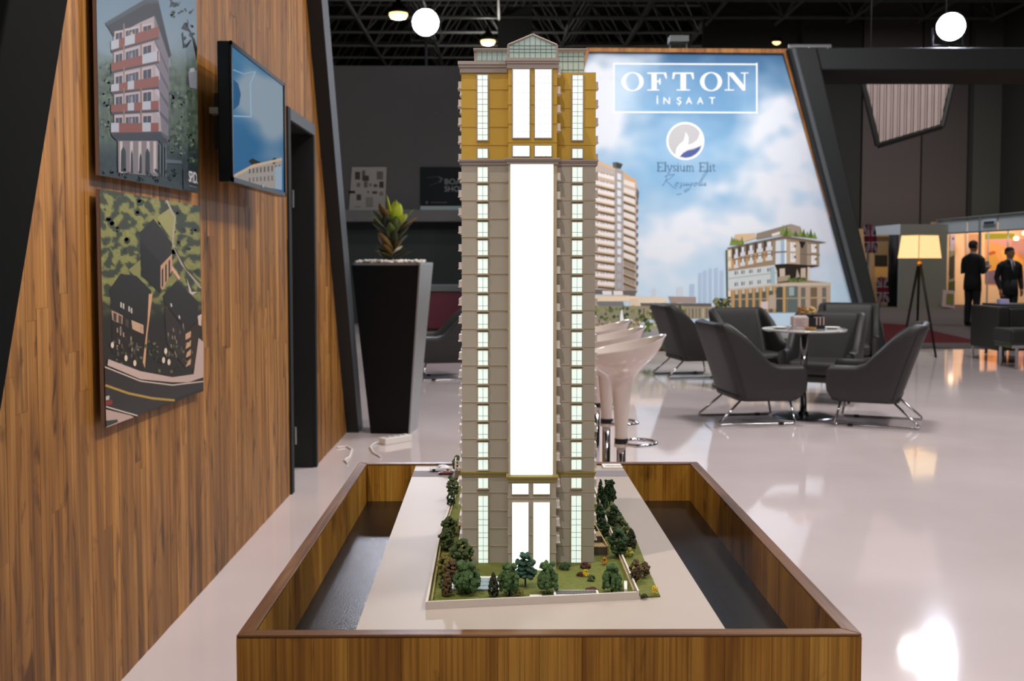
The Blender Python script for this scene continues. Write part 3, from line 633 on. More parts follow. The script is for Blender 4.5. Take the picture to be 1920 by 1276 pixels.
MB().tube(cb, .007, 6).build('power_cable', M['white'], label='thin cable looped on the floor at the foot of the slanted frame', cat='cable')

# ------------------------------------------------------------------ left background: ledge signs, counter
M['signprint'] = print_mat('sign_ink', 0, .5)
YL = YB - .05
atb = lambda px, py, off=0: AY(px, py, YL - off)
def zboard(name, quad, thick, label, cat, edge):
    p = [atb(*q) for q in quad]; t = empty(name, p[3], label, cat)
    MB().prism(p, (0, thick, 0)).build('board', edge, t); return t, Ink(atb, (0, -1, 0), .004)
t, ink = zboard('photo_board', [(660, 313), (725, 313), (722, 396), (654, 396)], .04, 'white board of small dark photos standing on the grey ledge', 'board', mat('white_foam_board', (150, 146, 142), .6))
cb5 = lambda x, y: (640 + x / 5.8, 290 + y / 5.8)
ink.poly([(660, 313), (725, 313), (722, 396), (654, 396)], (150, 146, 142))
for (x0, y0, x1, y1, c) in ((148, 185, 205, 270, 60), (225, 170, 260, 270, 84), (230, 225, 300, 285, 62), (385, 180, 455, 270, 96), (165, 305, 205, 350, 100), (245, 290, 285, 355, 92), (350, 320, 392, 350, 70), (412, 290, 460, 360, 56), (80, 392, 150, 420, 20), (165, 430, 215, 495, 64), (335, 396, 390, 425, 66), (415, 400, 455, 445, 110), (280, 390, 305, 420, 108), (265, 460, 345, 570, 122), (145, 560, 210, 575, 124), (300, 310, 330, 345, 110)):
    a, b = cb5(x0, y0), cb5(x1, y1); ink.rect(a[0], a[1], b[0], b[1], (c, c * .96, c * .95))
ink.mb.build('photo_print', M['signprint'], t)
t, ink = zboard('event_sign', [(788, 313), (905, 313), (905, 393), (788, 393)], .05, 'dark sign board lettered in white standing on the grey ledge left of the tower', 'sign', M['black'])
ink.poly([(788, 313), (905, 313), (905, 386), (788, 386)], (12, 20, 24)); ink.poly([(788, 386), (905, 386), (905, 393), (788, 393)], (156, 172, 172))
text_ink(ink, 'BOAT', R(0, 834, 335, 874, 345.5), (120, 128, 128), 1.0, .012); text_ink(ink, 'SHOW', R(0, 833.5, 348.5, 877, 359), (120, 128, 128), 1.0, .012)
ink.stroke([cb5(935, 250), cb5(1060, 238), cb5(1085, 255), cb5(1050, 300), cb5(960, 335)], .8, (70, 80, 82)); ink.stroke([cb5(1060, 240), cb5(1100, 260), cb5(1070, 300)], 1.1, (110, 120, 120))
ink.disc(*cb5(930, 518), 2.6, 2.6, (84, 92, 92), 12)
for i in range(9): a = cb5(975 + 20 * i, 514); ink.rect(a[0], a[1], a[0] + 2.4, a[1] + 1.8, (84, 92, 94))
ink.mb.build('sign_print', M['signprint'], t)
YC = 19.6; p0, p1 = AY(772, 546, YC), AY(930, 546, YC); zt = AY(800, 546, YC).z
rc = empty('red_counter', (p0.x, YC, 0), 'dark red counter front with a grey top behind the leaning black planter', 'counter')
MB().box(p0.x, p1.x, YC, YC + .6, .06, zt).build('front', mat('dark_red_laminate', (84, 22, 38), .45, var=.06), rc)
MB().box(p0.x, p1.x, YC + .03, YC + .57, 0, .06).build('plinth', M['black'], rc)
MB().box(p0.x - .05, p1.x + .05, YC - .05, YC + .65, zt, zt + .12).build('worktop', mat('counter_grey', (86, 92, 92), .5), rc, bevel=.01)
# ------------------------------------------------------------------ banner wall and its portal frame
YN = 15.45
atn = lambda px, py, off=0: AY(px, py, YN - off)
bl, br_ = (935, 648), (1623, 648)
quad = [(1104, 98), (1467, 101), (1621, 640), (944, 640)]
bw_ = empty('banner_wall', (atn(1280, 650).x, YN, 0), 'tall blue sky banner wall with timber edging and white lettering', 'banner')
q3 = [atn(1099, 91), atn(1474, 93), atn(1630, 640), atn(938, 640)]; ft = [Vector((q3[2].x + .03, YN, 0)), Vector((q3[3].x - .03, YN, 0))]
MB().prism([q3[0], q3[1], ft[0], ft[1]], (0, .3, 0)).build('backing', M['black'], bw_)
P_ = [atn(*q) for q in quad]
def bar(o0, o1, i1, i0, name='timber_edge'): MB().prism([o0, o1, i1, i0], (0, -.06, 0)).build(name, M['trim_wood'], bw_)
bar(q3[0], q3[1], P_[1], P_[0]); bar(q3[1], q3[2], P_[2], P_[1]); bar(q3[3], q3[0], P_[0], P_[3]); bar(Vector((q3[3].x, YN, 0)), Vector((q3[2].x, YN, 0)), P_[2] + Vector((0, 0, -.06)), P_[3] + Vector((0, 0, -.06)), 'timber_plinth')
M['turf'] = mat('artificial_turf', (52, 66, 28), .9, var=.4, vscale=40)
tf = MB(); tf.box(q3[3].x + .1, q3[2].x - .1, YN - .12, YN - .06, P_[3].z - .1, P_[3].z + .05); tf.build('turf_strip', M['turf'], bw_)
ink = Ink(atn, (0, -1, 0), .0015)
G = [((1150, 170), 55, 70, .9), ((1115, 220), 40, 110, .95), ((1210, 120), 40, 26, .6), ((1470, 210), 70, 60, .75), ((1500, 330), 80, 90, .85), ((1420, 300), 60, 70, .55), ((1355, 353), 40, 18, .9), ((1310, 430), 110, 45, .85), ((1230, 470), 60, 50, .8), ((1500, 420), 120, 40, .8), ((1180, 280), 60, 40, .4), ((1560, 480), 60, 90, .6), ((1270, 540), 80, 40, .35), ((1240, 210), 40, 60, .25)]
def bsky(px, py):
    c = mixc((46, 90, 134), (130, 174, 210), ((py - 90) / 190) ** .8 if py > 90 else 0); c = mixc(c, (186, 212, 232), sstep(330, 560, py))
    n = noise.noise((px / 70, py / 45, 2)) + .5 * noise.noise((px / 26, py / 20, 6)); g = sum(a * math.exp(-(((px - x) / sx) ** 2 + ((py - y) / sy) ** 2)) for ((x, y), sx, sy, a) in G)
    return mixc(c, mixc((222, 226, 234), (205, 210, 222), sstep(1400, 1560, px)), min(.95, max(0, g * (1 + .5 * n) + .22 * n)))
ink.field(quad, 90, 100, bsky)
def clipx(px, py):  # keep art inside the slanted edges
    return min(max(px, 946 + (640 - py) * .295), 1620 - (640 - py) * .285), py
def PB(f, pts, c): ink.poly([clipx(*f(*p)) for p in pts], c)
cc5 = lambda x, y: (1090 + x / 3.988, 80 + y / 3.988)
# logo box with company lettering
ink.field(R(0, 1152, 121, 1418, 210), 24, 10, lambda x, y: mixc(mixc((140, 186, 222), (112, 162, 206), (x - 1150) / 200), bsky(x, y), .6), .75)
ink.step += .0006
for (a, b) in (((1151, 119.5), (1419, 120.5)), ((1151, 210), (1419, 211))): ink.stroke([a, b], 2.6, (236, 240, 244))
for x in (1151, 1419): ink.stroke([(x, 118.5), (x, 212)], 2.6, (236, 240, 244))
W_ = (238, 238, 238)
def ringO(x0, x1, y0, y1):
    n = 28; cx, cy, rx, ry = (x0 + x1) / 2, (y0 + y1) / 2, (x1 - x0) / 2, (y1 - y0) / 2; ix, iy = rx * .62, ry * .9
    ink.k += 1
    for i in range(n):
        a, b = 2 * PI * i / n, 2 * PI * (i + 1) / n
        ink.poly([cc5(cx + rx * math.cos(a), cy + ry * math.sin(a)), cc5(cx + rx * math.cos(b), cy + ry * math.sin(b)), cc5(cx + ix * math.cos(b), cy + iy * math.sin(b)), cc5(cx + ix * math.cos(a), cy + iy * math.sin(a))], W_, False)
PW = lambda pts: ink.poly([cc5(*p) for p in pts], W_)
ringO(300, 466, 220, 362); ringO(888, 1052, 220, 362)
PW([(525, 225), (563, 225), (563, 352), (525, 352)]); PW([(493, 350), (582, 350), (582, 357), (493, 357)]); PW([(493, 223), (634, 223), (634, 232), (493, 232)]); PW([(615, 226), (634, 226), (640, 268), (632, 268)]); PW([(560, 284), (590, 284), (590, 294), (560, 294)]); PW([(582, 268), (592, 268), (592, 312), (582, 312)])
PW([(742, 225), (782, 225), (782, 352), (742, 352)]); PW([(712, 350), (812, 350), (812, 357), (712, 357)]); PW([(684, 223), (838, 223), (838, 233), (684, 233)]); PW([(684, 226), (704, 226), (690, 272), (681, 272)]); PW([(818, 226), (838, 226), (842, 272), (832, 272)])
PW([(1098, 228), (1106, 228), (1106, 352), (1098, 352)]); PW([(1072, 350), (1142, 350), (1142, 357), (1072, 357)]); PW([(1080, 223), (1136, 223), (1224, 330), (1224, 358), (1206, 358), (1100, 232)]); PW([(1216, 228), (1225, 228), (1225, 358), (1216, 345)]); PW([(1192, 223), (1250, 223), (1250, 230), (1192, 230)])
for ch, x0, x1 in (('N', 614, 662), ('S', 714, 748), ('A', 782, 828), ('A', 866, 912), ('T', 956, 1000)): text_ink(ink, ch, [cc5(x0, 408), cc5(x1, 408), cc5(x1, 458), cc5(x0, 458)], W_)
PW([(564, 408), (573, 408), (573, 458), (564, 458)]); PW([(563, 396), (573, 396), (573, 403), (563, 403)]); PW([(728, 458), (736, 458), (736, 466), (726, 470), (724, 465), (730, 463)])
# round emblem
cx, cy = 778, 735; D = lambda rx, c: ink.disc(cc5(cx, cy)[0], cc5(cx, cy)[1], rx / 3.988, rx / 3.988, c, 40)
D(142, (238, 240, 244)); D(128, (184, 184, 188))
PB(cc5, [(705, 835), (712, 790), (735, 758), (765, 735), (776, 700), (780, 668), (800, 705), (800, 740), (792, 765), (830, 755), (868, 728), (884, 690), (888, 655), (902, 700), (905, 745), (890, 772), (840, 785), (790, 800), (755, 825), (735, 850), (715, 845)], (244, 245, 246))
PB(cc5, [(738, 850), (760, 825), (795, 806), (845, 795), (895, 768), (885, 800), (858, 830), (820, 852), (780, 860)], (74, 92, 150))
# thin serif name under the emblem, drawn stroke by stroke
BL = (62, 84, 108)
GL = {'E': (46, [[(8, 0), (8, 64)], [(0, 0), (40, 0)], [(8, 32), (32, 32)], [(0, 64), (42, 64)], [(40, 0), (40, 9)], [(42, 64), (42, 54)]]), 'l': (20, [[(9, -4), (9, 64)], [(2, 64), (16, 64)], [(3, -3), (9, -4)]]),
      'y': (36, [[(2, 22), (17, 62)], [(32, 22), (12, 78), (4, 82)], [(-2, 22), (8, 22)], [(26, 22), (36, 22)]]), 's': (28, [[(24, 26), (14, 22), (5, 30), (13, 42), (24, 52), (16, 63), (4, 59)]]),
      'i': (18, [[(8, 22), (8, 64)], [(2, 64), (15, 64)], [(3, 22), (8, 22)], [(7, 5), (9, 9)]]), 'u': (42, [[(8, 22), (8, 54), (16, 63), (30, 56)], [(31, 22), (31, 64)], [(31, 64), (38, 64)], [(3, 22), (8, 22)]]),
      'm': (60, [[(8, 22), (8, 64)], [(8, 32), (18, 22), (27, 30), (27, 64)], [(27, 32), (37, 22), (47, 30), (47, 64)], [(3, 64), (13, 64)], [(22, 64), (32, 64)], [(42, 64), (53, 64)]]), 't': (24, [[(10, 10), (10, 56), (16, 63), (23, 60)], [(2, 23), (21, 23)]]), ' ': (28, [])}
x = 566
for ch in 'Elysium Elit':
    wd, sts = GL[ch]
    for s in sts: ink.stroke([cc5(x + a * 1.12, 897 + b) for (a, b) in s], 1.9 if ch != ' ' and abs(s[0][0] - s[-1][0]) < 10 and len(s) == 2 and abs(s[0][1] - s[-1][1]) > 20 else 1.25, BL)
    x += wd * 1.12 + .5
# script line
SB = (84, 122, 162)
for s in ([(640, 990), (632, 1030), (612, 1068), (606, 1062)], [(690, 988), (668, 1012), (630, 1030), (655, 1050), (690, 1082), (712, 1088)], [(620, 1002), (645, 990), (700, 984)], [(712, 1045), (698, 1062), (708, 1072), (722, 1058), (716, 1045), (735, 1048)], [(752, 1046), (744, 1056), (750, 1068), (736, 1074)], [(744, 1074), (742, 1086), (732, 1088)],
          [(768, 1046), (760, 1068), (778, 1064), (790, 1046), (784, 1070), (800, 1060)], [(808, 1046), (802, 1066), (818, 1062), (832, 1044), (806, 1098), (776, 1118), (770, 1108), (800, 1088)], [(850, 1046), (838, 1062), (848, 1072), (862, 1058), (854, 1046), (872, 1050)], [(872, 1064), (912, 990), (938, 958), (944, 966), (900, 1030), (882, 1070), (896, 1064)],
          [(908, 1046), (898, 1068), (914, 1064), (930, 1044), (922, 1070), (934, 1064)], [(714, 1130), (724, 1136), (748, 1128)]): ink.stroke([cc5(*p) for p in s], 1.2, SB)
# printed scenery: round tower on the left
tl4 = lambda x, y: (1100 + x / 4.117, 290 + y / 4.117)
PB(tl4, [(-40, 20), (80, 40), (215, 105), (280, 130), (385, 220), (405, 280), (392, 480), (390, 1060), (300, 1090), (60, 1075), (-40, 1040)], (186, 174, 168))
PB(tl4, [(-40, 8), (85, 48), (222, 100), (222, 118), (85, 72), (-40, 30)], (214, 176, 136)); PB(tl4, [(282, 130), (385, 200), (380, 245), (282, 160)], (206, 164, 122)); PB(tl4, [(200, 60), (232, 55), (280, 72), (262, 110), (205, 100)], (92, 94, 92)); PB(tl4, [(230, 60), (278, 74), (262, 108), (228, 96)], (62, 62, 60))
for k in range(14):
    y = 150 + k * 66; yl = y - 40; s1, s2 = 48 - k * 3.2, 62 - k * 3.5
    if k > 0:
        PB(tl4, [(-40, yl + 30 - 10), (218, yl + 42 + s1), (218, yl + 68 + s1), (-40, yl + 44)], (84, 72, 60)); PB(tl4, [(284, yl + 60 + s2), (378, yl + 98 + s2 * .9), (378, yl + 122 + s2 * .9), (284, yl + 84 + s2)], (92, 80, 64))
    PB(tl4, [(-40, yl - 6), (212, yl + 8 + s1), (212, yl + 42 + s1), (-40, yl + 24)], (232, 226, 224)); PB(tl4, [(-40, yl + 22), (214, yl + 40 + s1), (214, yl + 52 + s1), (-40, yl + 34)], (206, 174, 140))
    PB(tl4, [(286, yl + 18 + s2), (372, yl + 52 + s2 * .9), (372, yl + 92 + s2 * .9), (286, yl + 56 + s2)], (222, 214, 210) if k < 10 else (150, 140, 130)); PB(tl4, [(286, yl + 54 + s2), (376, yl + 92 + s2 * .9), (376, yl + 102 + s2 * .9), (286, yl + 62 + s2)], (196, 162, 124))
    for a in (80, 110, 128, 156, 182, 200): PB(tl4, [(a, yl - 2 + s1 * a / 212), (a + 8, yl - 1 + s1 * a / 212), (a + 8, yl + 12 + s1 * a / 212), (a, yl + 11 + s1 * a / 212)], (140, 118, 106))
PB(tl4, [(218, 100), (282, 125), (280, 1060), (222, 1050)], (162, 154, 150))
for k in range(14): PB(tl4, [(236, 140 + 65 * k), (266, 150 + 64 * k), (266, 196 + 64 * k), (236, 188 + 64 * k)], (214, 222, 230) if k < 11 else (164, 170, 176))
for k in range(12): PB(tl4, [(382, 290 + 62 * k), (400, 300 + 62 * k), (394, 330 + 62 * k), (380, 322 + 62 * k)], (104, 98, 100))
PB(tl4, [(382, 250), (404, 285), (402, 330), (388, 380)], (96, 96, 100)); PB(tl4, [(-40, 1035), (392, 1050), (372, 1085), (-40, 1070)], (106, 98, 96))
for a in (120, 205): PB(tl4, [(a, 1050), (a + 72, 1050), (a + 76, 1082), (a + 4, 1084)], (226, 222, 220))
PB(tl4, [(-60, 1086), (390, 1090), (395, 1130), (-60, 1130)], (228, 208, 182)); PB(tl4, [(-60, 1130), (280, 1130), (300, 1190), (-60, 1180)], (120, 120, 122)); PB(tl4, [(330, 1110), (480, 1105), (500, 1180), (330, 1190)], (216, 196, 174))
cs = lambda x, y: (1090 + x / 3.358, 280 + y / 3.358)
for (a, b, h) in ((680, 712, 850), (735, 758, 780), (765, 790, 765), (800, 822, 752), (835, 860, 748), (870, 895, 765), (440, 470, 880), (600, 640, 870)): PB(cs, [(a, h), (b, h - 6), (b, 968), (a, 968)], (170, 190, 214) if a > 660 else (196, 206, 214))
PB(cs, [(355, 925), (530, 930), (540, 965), (360, 975)], (220, 206, 186)); PB(cs, [(545, 925), (722, 928), (722, 965), (560, 965)], (156, 140, 132)); PB(cs, [(370, 966), (820, 970), (820, 1000), (380, 996)], (98, 92, 86)); PB(cs, [(375, 985), (1010, 990), (1010, 1060), (375, 1070)], (150, 140, 120))
PB(cs, [(-480, 985), (380, 985), (380, 1130), (-480, 1130)], (140, 138, 118))
for k in range(26): a = 390 + 22 * k; PB(cs, [(a, 1000), (a + 6, 1000), (a + 6, 1062), (a, 1062)], rnd.choice([(70, 66, 58), (196, 182, 160), (110, 104, 90), (84, 90, 66)]))
for i in range(200): q = cs(rnd.uniform(-400, 660), rnd.uniform(990, 1075)); ink.leafage(q[0], q[1], q[0] + 2, q[1] + 2, 1, 4, [(88, 102, 56), (58, 70, 42), (124, 130, 80), (72, 84, 52), (150, 146, 100)])
for i in range(170): q = cs(rnd.uniform(-400, 650), rnd.uniform(1072, 1112)); ink.rect(q[0], q[1], q[0] + rnd.uniform(1, 3), q[1] + rnd.uniform(2, 5), rnd.choice([(214, 200, 190), (190, 120, 100), (120, 100, 84), (232, 228, 222), (80, 74, 66), (200, 180, 120)]))
PB(cs, [(-480, 1110), (1000, 1108), (1100, 1140), (-480, 1140)], (158, 158, 120)); PB(cs, [(-480, 1130), (1700, 1130), (1800, 1225), (-480, 1225)], (156, 158, 158)); PB(cs, [(240, 1100), (250, 1010), (258, 1010), (272, 1100)], (236, 238, 240))
for i in range(14): q = cs(rnd.uniform(380, 440), rnd.uniform(1080, 1140)); ink.leafage(q[0], q[1], q[0] + 2, q[1] + 2, 1, 4, [(96, 116, 54), (76, 96, 46)])
# printed scenery: stepped hotel on the right
rb = lambda x, y: (1340 + x / 6.38, 400 + y / 6.38)
PR = lambda pts, c: PB(rb, pts, c)
for i in range(70): q = rb(rnd.uniform(0, 200), rnd.uniform(1010, 1200)); ink.leafage(q[0], q[1], q[0] + 2, q[1] + 2, 1, 4, [(60, 66, 42), (92, 96, 58), (44, 46, 36), (128, 128, 84)])
PR([(150, 430), (820, 290), (1020, 330), (1250, 350), (1250, 620), (1110, 640), (1110, 800), (1385, 830), (1385, 1180), (200, 1180)], (148, 128, 104))
PR([(240, 250), (480, 235), (500, 290), (330, 345), (240, 350)], (206, 178, 146)); PR([(500, 240), (910, 125), (1030, 160), (1020, 270), (820, 250), (500, 310)], (136, 124, 112)); PR([(910, 125), (1030, 160), (1020, 250), (800, 205)], (150, 140, 128)); PR([(680, 245), (780, 215), (780, 250), (690, 278)], (216, 212, 206))
PR([(150, 410), (830, 265), (1340, 345), (1230, 360), (830, 300), (160, 435)], (112, 98, 82))
for a in (180, 205, 230, 255, 280, 300): h = 270 + 10 * ((a * 7) % 6); PR([(a, 380), (a + 25, h), (a + 50, 360)], (120, 140, 64)); PR([(a + 25, h), (a + 50, 360), (a + 30, 370)], (86, 108, 48))
for (a, h, c_) in ((790, 130, 0), (830, 150, 1), (870, 165, 0), (940, 200, 1), (1000, 170, 0), (1035, 180, 1), (1080, 210, 0), (1120, 180, 1), (1165, 220, 0)): PR([(a, 255 + (a - 790) * .1), (a + 30, h), (a + 62, 262 + (a - 790) * .1)], ((116, 138, 62), (78, 100, 44))[c_])
for fl_ in range(2):
    for k, (a, b) in enumerate(((235, 290), (310, 365), (405, 465), (505, 575), (615, 690))):
        yt = (430, 405, 385, 362, 340)[k] + fl_ * 120 - fl_ * k * 0; PR([(a - 30, yt - 10), (a, yt - 12), (a, yt + 115), (a - 30, yt + 110)], (184, 142, 84) if fl_ else (70, 58, 46))
        PR([(a, yt), (b, yt - 12), (b, yt + 105), (a, yt + 115)], (98, 92, 92)); PR([(a + 14, yt), (b - 14, yt - 8), (b - 14, yt + 70), (a + 14, yt + 72)], (210, 214, 220)); PR([(a - 4, yt + 62), (b, yt + 52), (b, yt + 100), (a - 4, yt + 110)], (202, 204, 208))
PR([(150, 555), (720, 465), (860, 450), (860, 466), (720, 482), (150, 572)], (128, 110, 92)); PR([(155, 430), (205, 425), (205, 660), (155, 670)], (196, 180, 158))
for y in (445, 570, 700, 800, 920): PR([(160, y), (192, y - 4), (192, y + 70), (160, y + 74)], (226, 214, 194))
PR([(730, 325), (855, 310), (860, 600), (725, 610)], (154, 178, 200)); PR([(730, 330), (790, 322), (790, 600), (728, 608)], (206, 212, 220)); PR([(835, 312), (858, 312), (860, 600), (838, 602)], (226, 232, 238)); PR([(725, 455), (860, 448), (860, 466), (725, 474)], (110, 100, 92))
PR([(862, 330), (1020, 345), (1020, 605), (862, 600)], (176, 158, 138))
for (a, y) in ((905, 345), (905, 475), (1155, 360), (1155, 500)): PR([(a, y), (a + 62, y + 4), (a + 62, y + 108), (a, y + 108)], (222, 220, 220)); PR([(a + 44, y + 30), (a + 66, y + 30), (a + 66, y + 60), (a + 44, y + 60)], (96, 82, 76)); PR([(a + 26, y + 4), (a + 30, y + 4), (a + 30, y + 70), (a + 26, y + 70)], (140, 136, 140))
PR([(1020, 345), (1150, 355), (1150, 620), (1020, 610)], (122, 110, 96)); PR([(1010, 330), (1090, 340), (1050, 420), (1030, 400)], (30, 28, 26)); PR([(1105, 352), (1148, 356), (1148, 620), (1105, 618)], (160, 146, 130)); PR([(1020, 478), (1260, 490), (1260, 502), (1020, 494)], (110, 98, 84))
PR([(720, 612), (860, 600), (1265, 628), (1110, 650), (1100, 800), (750, 830), (750, 690)], (40, 33, 28)); PR([(1112, 350), (1250, 362), (1250, 372), (1112, 362)], (128, 112, 92))
PR([(775, 660), (840, 655), (842, 760), (780, 770)], (196, 178, 164)); PR([(1030, 655), (1090, 650), (1090, 770), (1030, 770)], (190, 172, 156)); PR([(985, 660), (1020, 760), (970, 770)], (170, 156, 142)); PR([(755, 760), (900, 735), (900, 800), (755, 820)], (164, 148, 128)); PR([(1110, 640), (1140, 640), (1140, 800), (1110, 800)], (206, 192, 186))
PR([(160, 690), (715, 615), (745, 690), (750, 850), (165, 912)], (196, 204, 206))
for k, a in enumerate((240, 320, 415, 515, 630)):
    for y in (690, 815): yy = y - k * 9 + (12 if y > 800 else 0); PR([(a, yy), (a + 14, yy - 2), (a + 14, yy + 42), (a, yy + 44)], (62, 60, 62)); PR([(a + 24, yy - 3), (a + 38, yy - 5), (a + 38, yy + 38), (a + 24, yy + 40)], (110, 114, 118))
PR([(165, 770), (745, 700), (745, 716), (165, 786)], (168, 176, 178)); PR([(665, 640), (715, 632), (720, 840), (668, 850)], (156, 178, 190))
PR([(165, 905), (860, 830), (1390, 825), (1390, 860), (860, 870), (165, 925)], (196, 182, 166))
for k in range(7): a = 240 + 82 * k; yt = 918 - 9 * k; PR([(a, yt), (a + 48, yt - 5), (a + 48, 1180), (a, 1180)], (86, 88, 84)); PR([(a + 4, yt + 2), (a + 40, yt - 3), (a + 40, yt + 50), (a + 4, yt + 52)], (188, 180, 166)); PR([(a - 34, yt), (a - 6, yt), (a - 6, 1180), (a - 34, 1180)], (186, 148, 92))
PR([(740, 880), (860, 870), (860, 1180), (740, 1180)], (70, 72, 70)); PR([(815, 870), (850, 868), (850, 1180), (815, 1180)], (186, 154, 104)); PR([(870, 870), (990, 868), (990, 1180), (870, 1180)], (92, 106, 104)); PR([(890, 880), (950, 880), (950, 980), (890, 985)], (150, 168, 170))
PR([(1000, 870), (1385, 862), (1385, 1180), (1000, 1180)], (176, 156, 136))
for (a, b) in ((1032, 1085), (1145, 1225), (1285, 1335)): PR([(a, 885), (b, 882), (b, 1180), (a, 1180)], (104, 104, 98) if a != 1145 else (112, 96, 76)); PR([(a, 1000), (b, 998), (b, 1016), (a, 1018)], (160, 148, 128))
PR([(165, 1020), (1385, 1000), (1385, 1012), (165, 1034)], (172, 152, 120)); PR([(130, 440), (152, 432), (160, 1000), (140, 1000)], (70, 84, 74))
PR([(555, 1055), (640, 1050), (640, 1140), (555, 1145)], (206, 190, 190)); PR([(645, 980), (735, 960), (735, 1140), (650, 1140)], (176, 162, 146)); PR([(240, 1170), (330, 1140), (355, 1276), (240, 1276)], (188, 140, 56))
for i in range(60): q = rb(rnd.uniform(1345, 1560), rnd.uniform(1080, 1200)); q = clipx(*q); ink.leafage(q[0] - 2, q[1], q[0], q[1] + 2, 1, 3, [(116, 126, 70), (150, 156, 90), (78, 90, 52)])
for i in range(50): q = rb(rnd.uniform(880, 1100), rnd.uniform(770, 812)); ink.leafage(q[0], q[1], q[0] + 1, q[1] + 1, 1, 2, [(110, 128, 66), (80, 98, 50)])
for i in range(60): q = rb(rnd.uniform(-20, 450), rnd.uniform(1150, 1300)); ink.leafage(q[0], q[1], q[0] + 2, q[1] + 2, 1, 4, [(110, 104, 60), (150, 130, 70), (70, 72, 48), (196, 180, 160)])
ink.mb.build('print', print_mat('banner_ink', 0, .5), bw_)
# portal frame right of the banner
YPF = 15.25
atp = lambda px, py: AY(px, py, YPF)
a0, a1, b0, b1 = atp(1478, 89), atp(1541, 131), atp(1630, 650), atp(1665, 655)
xr = 13.5
mb = MB(); at_ = atp(1531, 89); at_.z = a0.z; mb.prism([a0, at_, Vector((b1.x, YPF, 0)), Vector((b0.x, YPF, 0))], (0, .9, 0)); mb.build('trim_portal_post', M['charcoal'], kind='structure', bevel=.02)
mb = MB(); mb.prism([at_, Vector((xr, YPF, a0.z + .02)), Vector((xr, YPF, a1.z)), a1], (0, 1.25, 0)); mb.build('trim_portal_beam', M['charcoal'], kind='structure', bevel=.02)
MB().box(xr - .3, xr, YPF, YPF + 1.25, 0, a0.z).build('trim_portal_end', M['charcoal'], kind='structure')
mb = MB(); mb.tube([atp(1487, 92) + Vector((0, -.02, 0)), Vector((b0.x + .06, YPF - .02, 0))], .035, 8); mb.build('trim_portal_edge', M['frame_side'], kind='structure')
# floodlights
M['flood'] = mat('floodlight_lens', (240, 244, 255), .3, emit=60.0, ecol=(235, 240, 255)); M['flood_hot'] = mat('floodlight_lens_hot', (240, 244, 255), .3, emit=220.0, ecol=(225, 230, 255))
def flood(px, py, Y, r, zbase, label, pole):
    c = AY(px, py, Y); t = empty('floodlight', c, label, 'floodlight'); d = (CAMP - c).normalized(); q = d.to_track_quat('Z', 'Y')
    def T(m_): m_.v = [c + q @ v for v in m_.v]; return m_
    T(MB().lathe([(r * 1.04, .02), (r * 1.1, .03), (r * 1.1, -.12), (r * .7, -.22), (r * .4, -.26)], (0, 0, 0), 24)).build('housing', M['black'], t, smooth=True)
    T(MB().lathe([(0.001, .035), (r * .6, .034), (r, .022)], (0, 0, 0), 24, False)).build('lens', M['flood_hot' if pole else 'flood'], t)
    MB().tube([c + Vector((-r * 1.15, .1, 0)), c + Vector((-r * 1.15, .1, -r * 1.3)), c + Vector((r * 1.15, .1, -r * 1.3)), c + Vector((r * 1.15, .1, 0))], .02, 6).build('yoke', M['black'], t)
    if pole: MB().tube([Vector((c.x, c.y + .1, zbase)), c + Vector((0, .1, -r * 1.3))], .03, 8).build('post', M['black'], t)
    return c, d
c, d = flood(798, 42, 22.0, .27, 5.4, 'bright white floodlight on a post over the back wall, left of the tower', True)
lamp('flood_glow', 'SPOT', c + d * .15, CAMP + Vector((0, 2, -1)), 250, COOL, .2, 90, .8)
c, d = flood(1783, 50, 15.9, .2, a0.z, 'bright white floodlight on top of the dark portal beam at the right', True)
lamp('flood_glow', 'SPOT', c + d * .15, Vector((2.5, 3, 0)), 350, COOL, .15, 90, .8)
# small rail on top of the banner corner
tr = MB(); tr.tube([atp(1482, 84) + Vector((0, .1, 0)), atp(1562, 84) + Vector((0, .1, 0))], .03, 6)
for px in (1486, 1520, 1556): tr.tube([atp(px, 84) + Vector((0, .1, 0)), Vector((atp(px, 84).x, YPF + .1, a0.z))], .02, 5)
tr.build('light_rail', M['silver'], label='thin metal light rail on top of the portal next to the banner corner', cat='rail')
vb = MB(); c = AY(1268, 72, 16.0); vb.box(c.x - .14, c.x + .14, 15.7, 15.95, q3[0].z + .16, q3[0].z + .25); vb.tube([(c.x - .13, 15.8, q3[0].z - .02), (c.x - .13, 15.8, q3[0].z + .17)], .015, 5); vb.tube([(c.x + .12, 15.8, q3[0].z - .02), (c.x + .12, 15.8, q3[0].z + .17)], .015, 5)
vb.build('spotlight_bracket', M['steel'], label='small metal spotlight bracket on top of the blue banner', cat='bracket', loc=(c.x, 15.8, q3[0].z))

# ------------------------------------------------------------------ right background: hanging louvre, booths, carpet, people
YH = 20.0
ath = lambda px, py: AY(px, py, YH)
hl = [ath(1612, 130), ath(1791, 130), ath(1766, 237), ath(1646, 273)]
lv = empty('hanging_louvre', (hl[0] + hl[1]) / 2, 'pale slatted louvre panel with a dark edge hanging behind the portal beam', 'louvre')
sl = MB(); n = 42; x0, x1 = hl[0].x, hl[1].x
def inter(xx):
    zb = hl[3].z + (hl[2].z - hl[3].z) * (xx - hl[3].x) / (hl[2].x - hl[3].x)
    zl = hl[0].z + (hl[3].z - hl[0].z) * (xx - hl[0].x) / (hl[3].x - hl[0].x); zr = hl[1].z + (hl[2].z - hl[1].z) * (xx - hl[1].x) / (hl[2].x - hl[1].x)
    return max(zb if hl[3].x <= xx <= hl[2].x else -9, zl if xx < hl[3].x else -9, zr if xx > hl[2].x else -9)
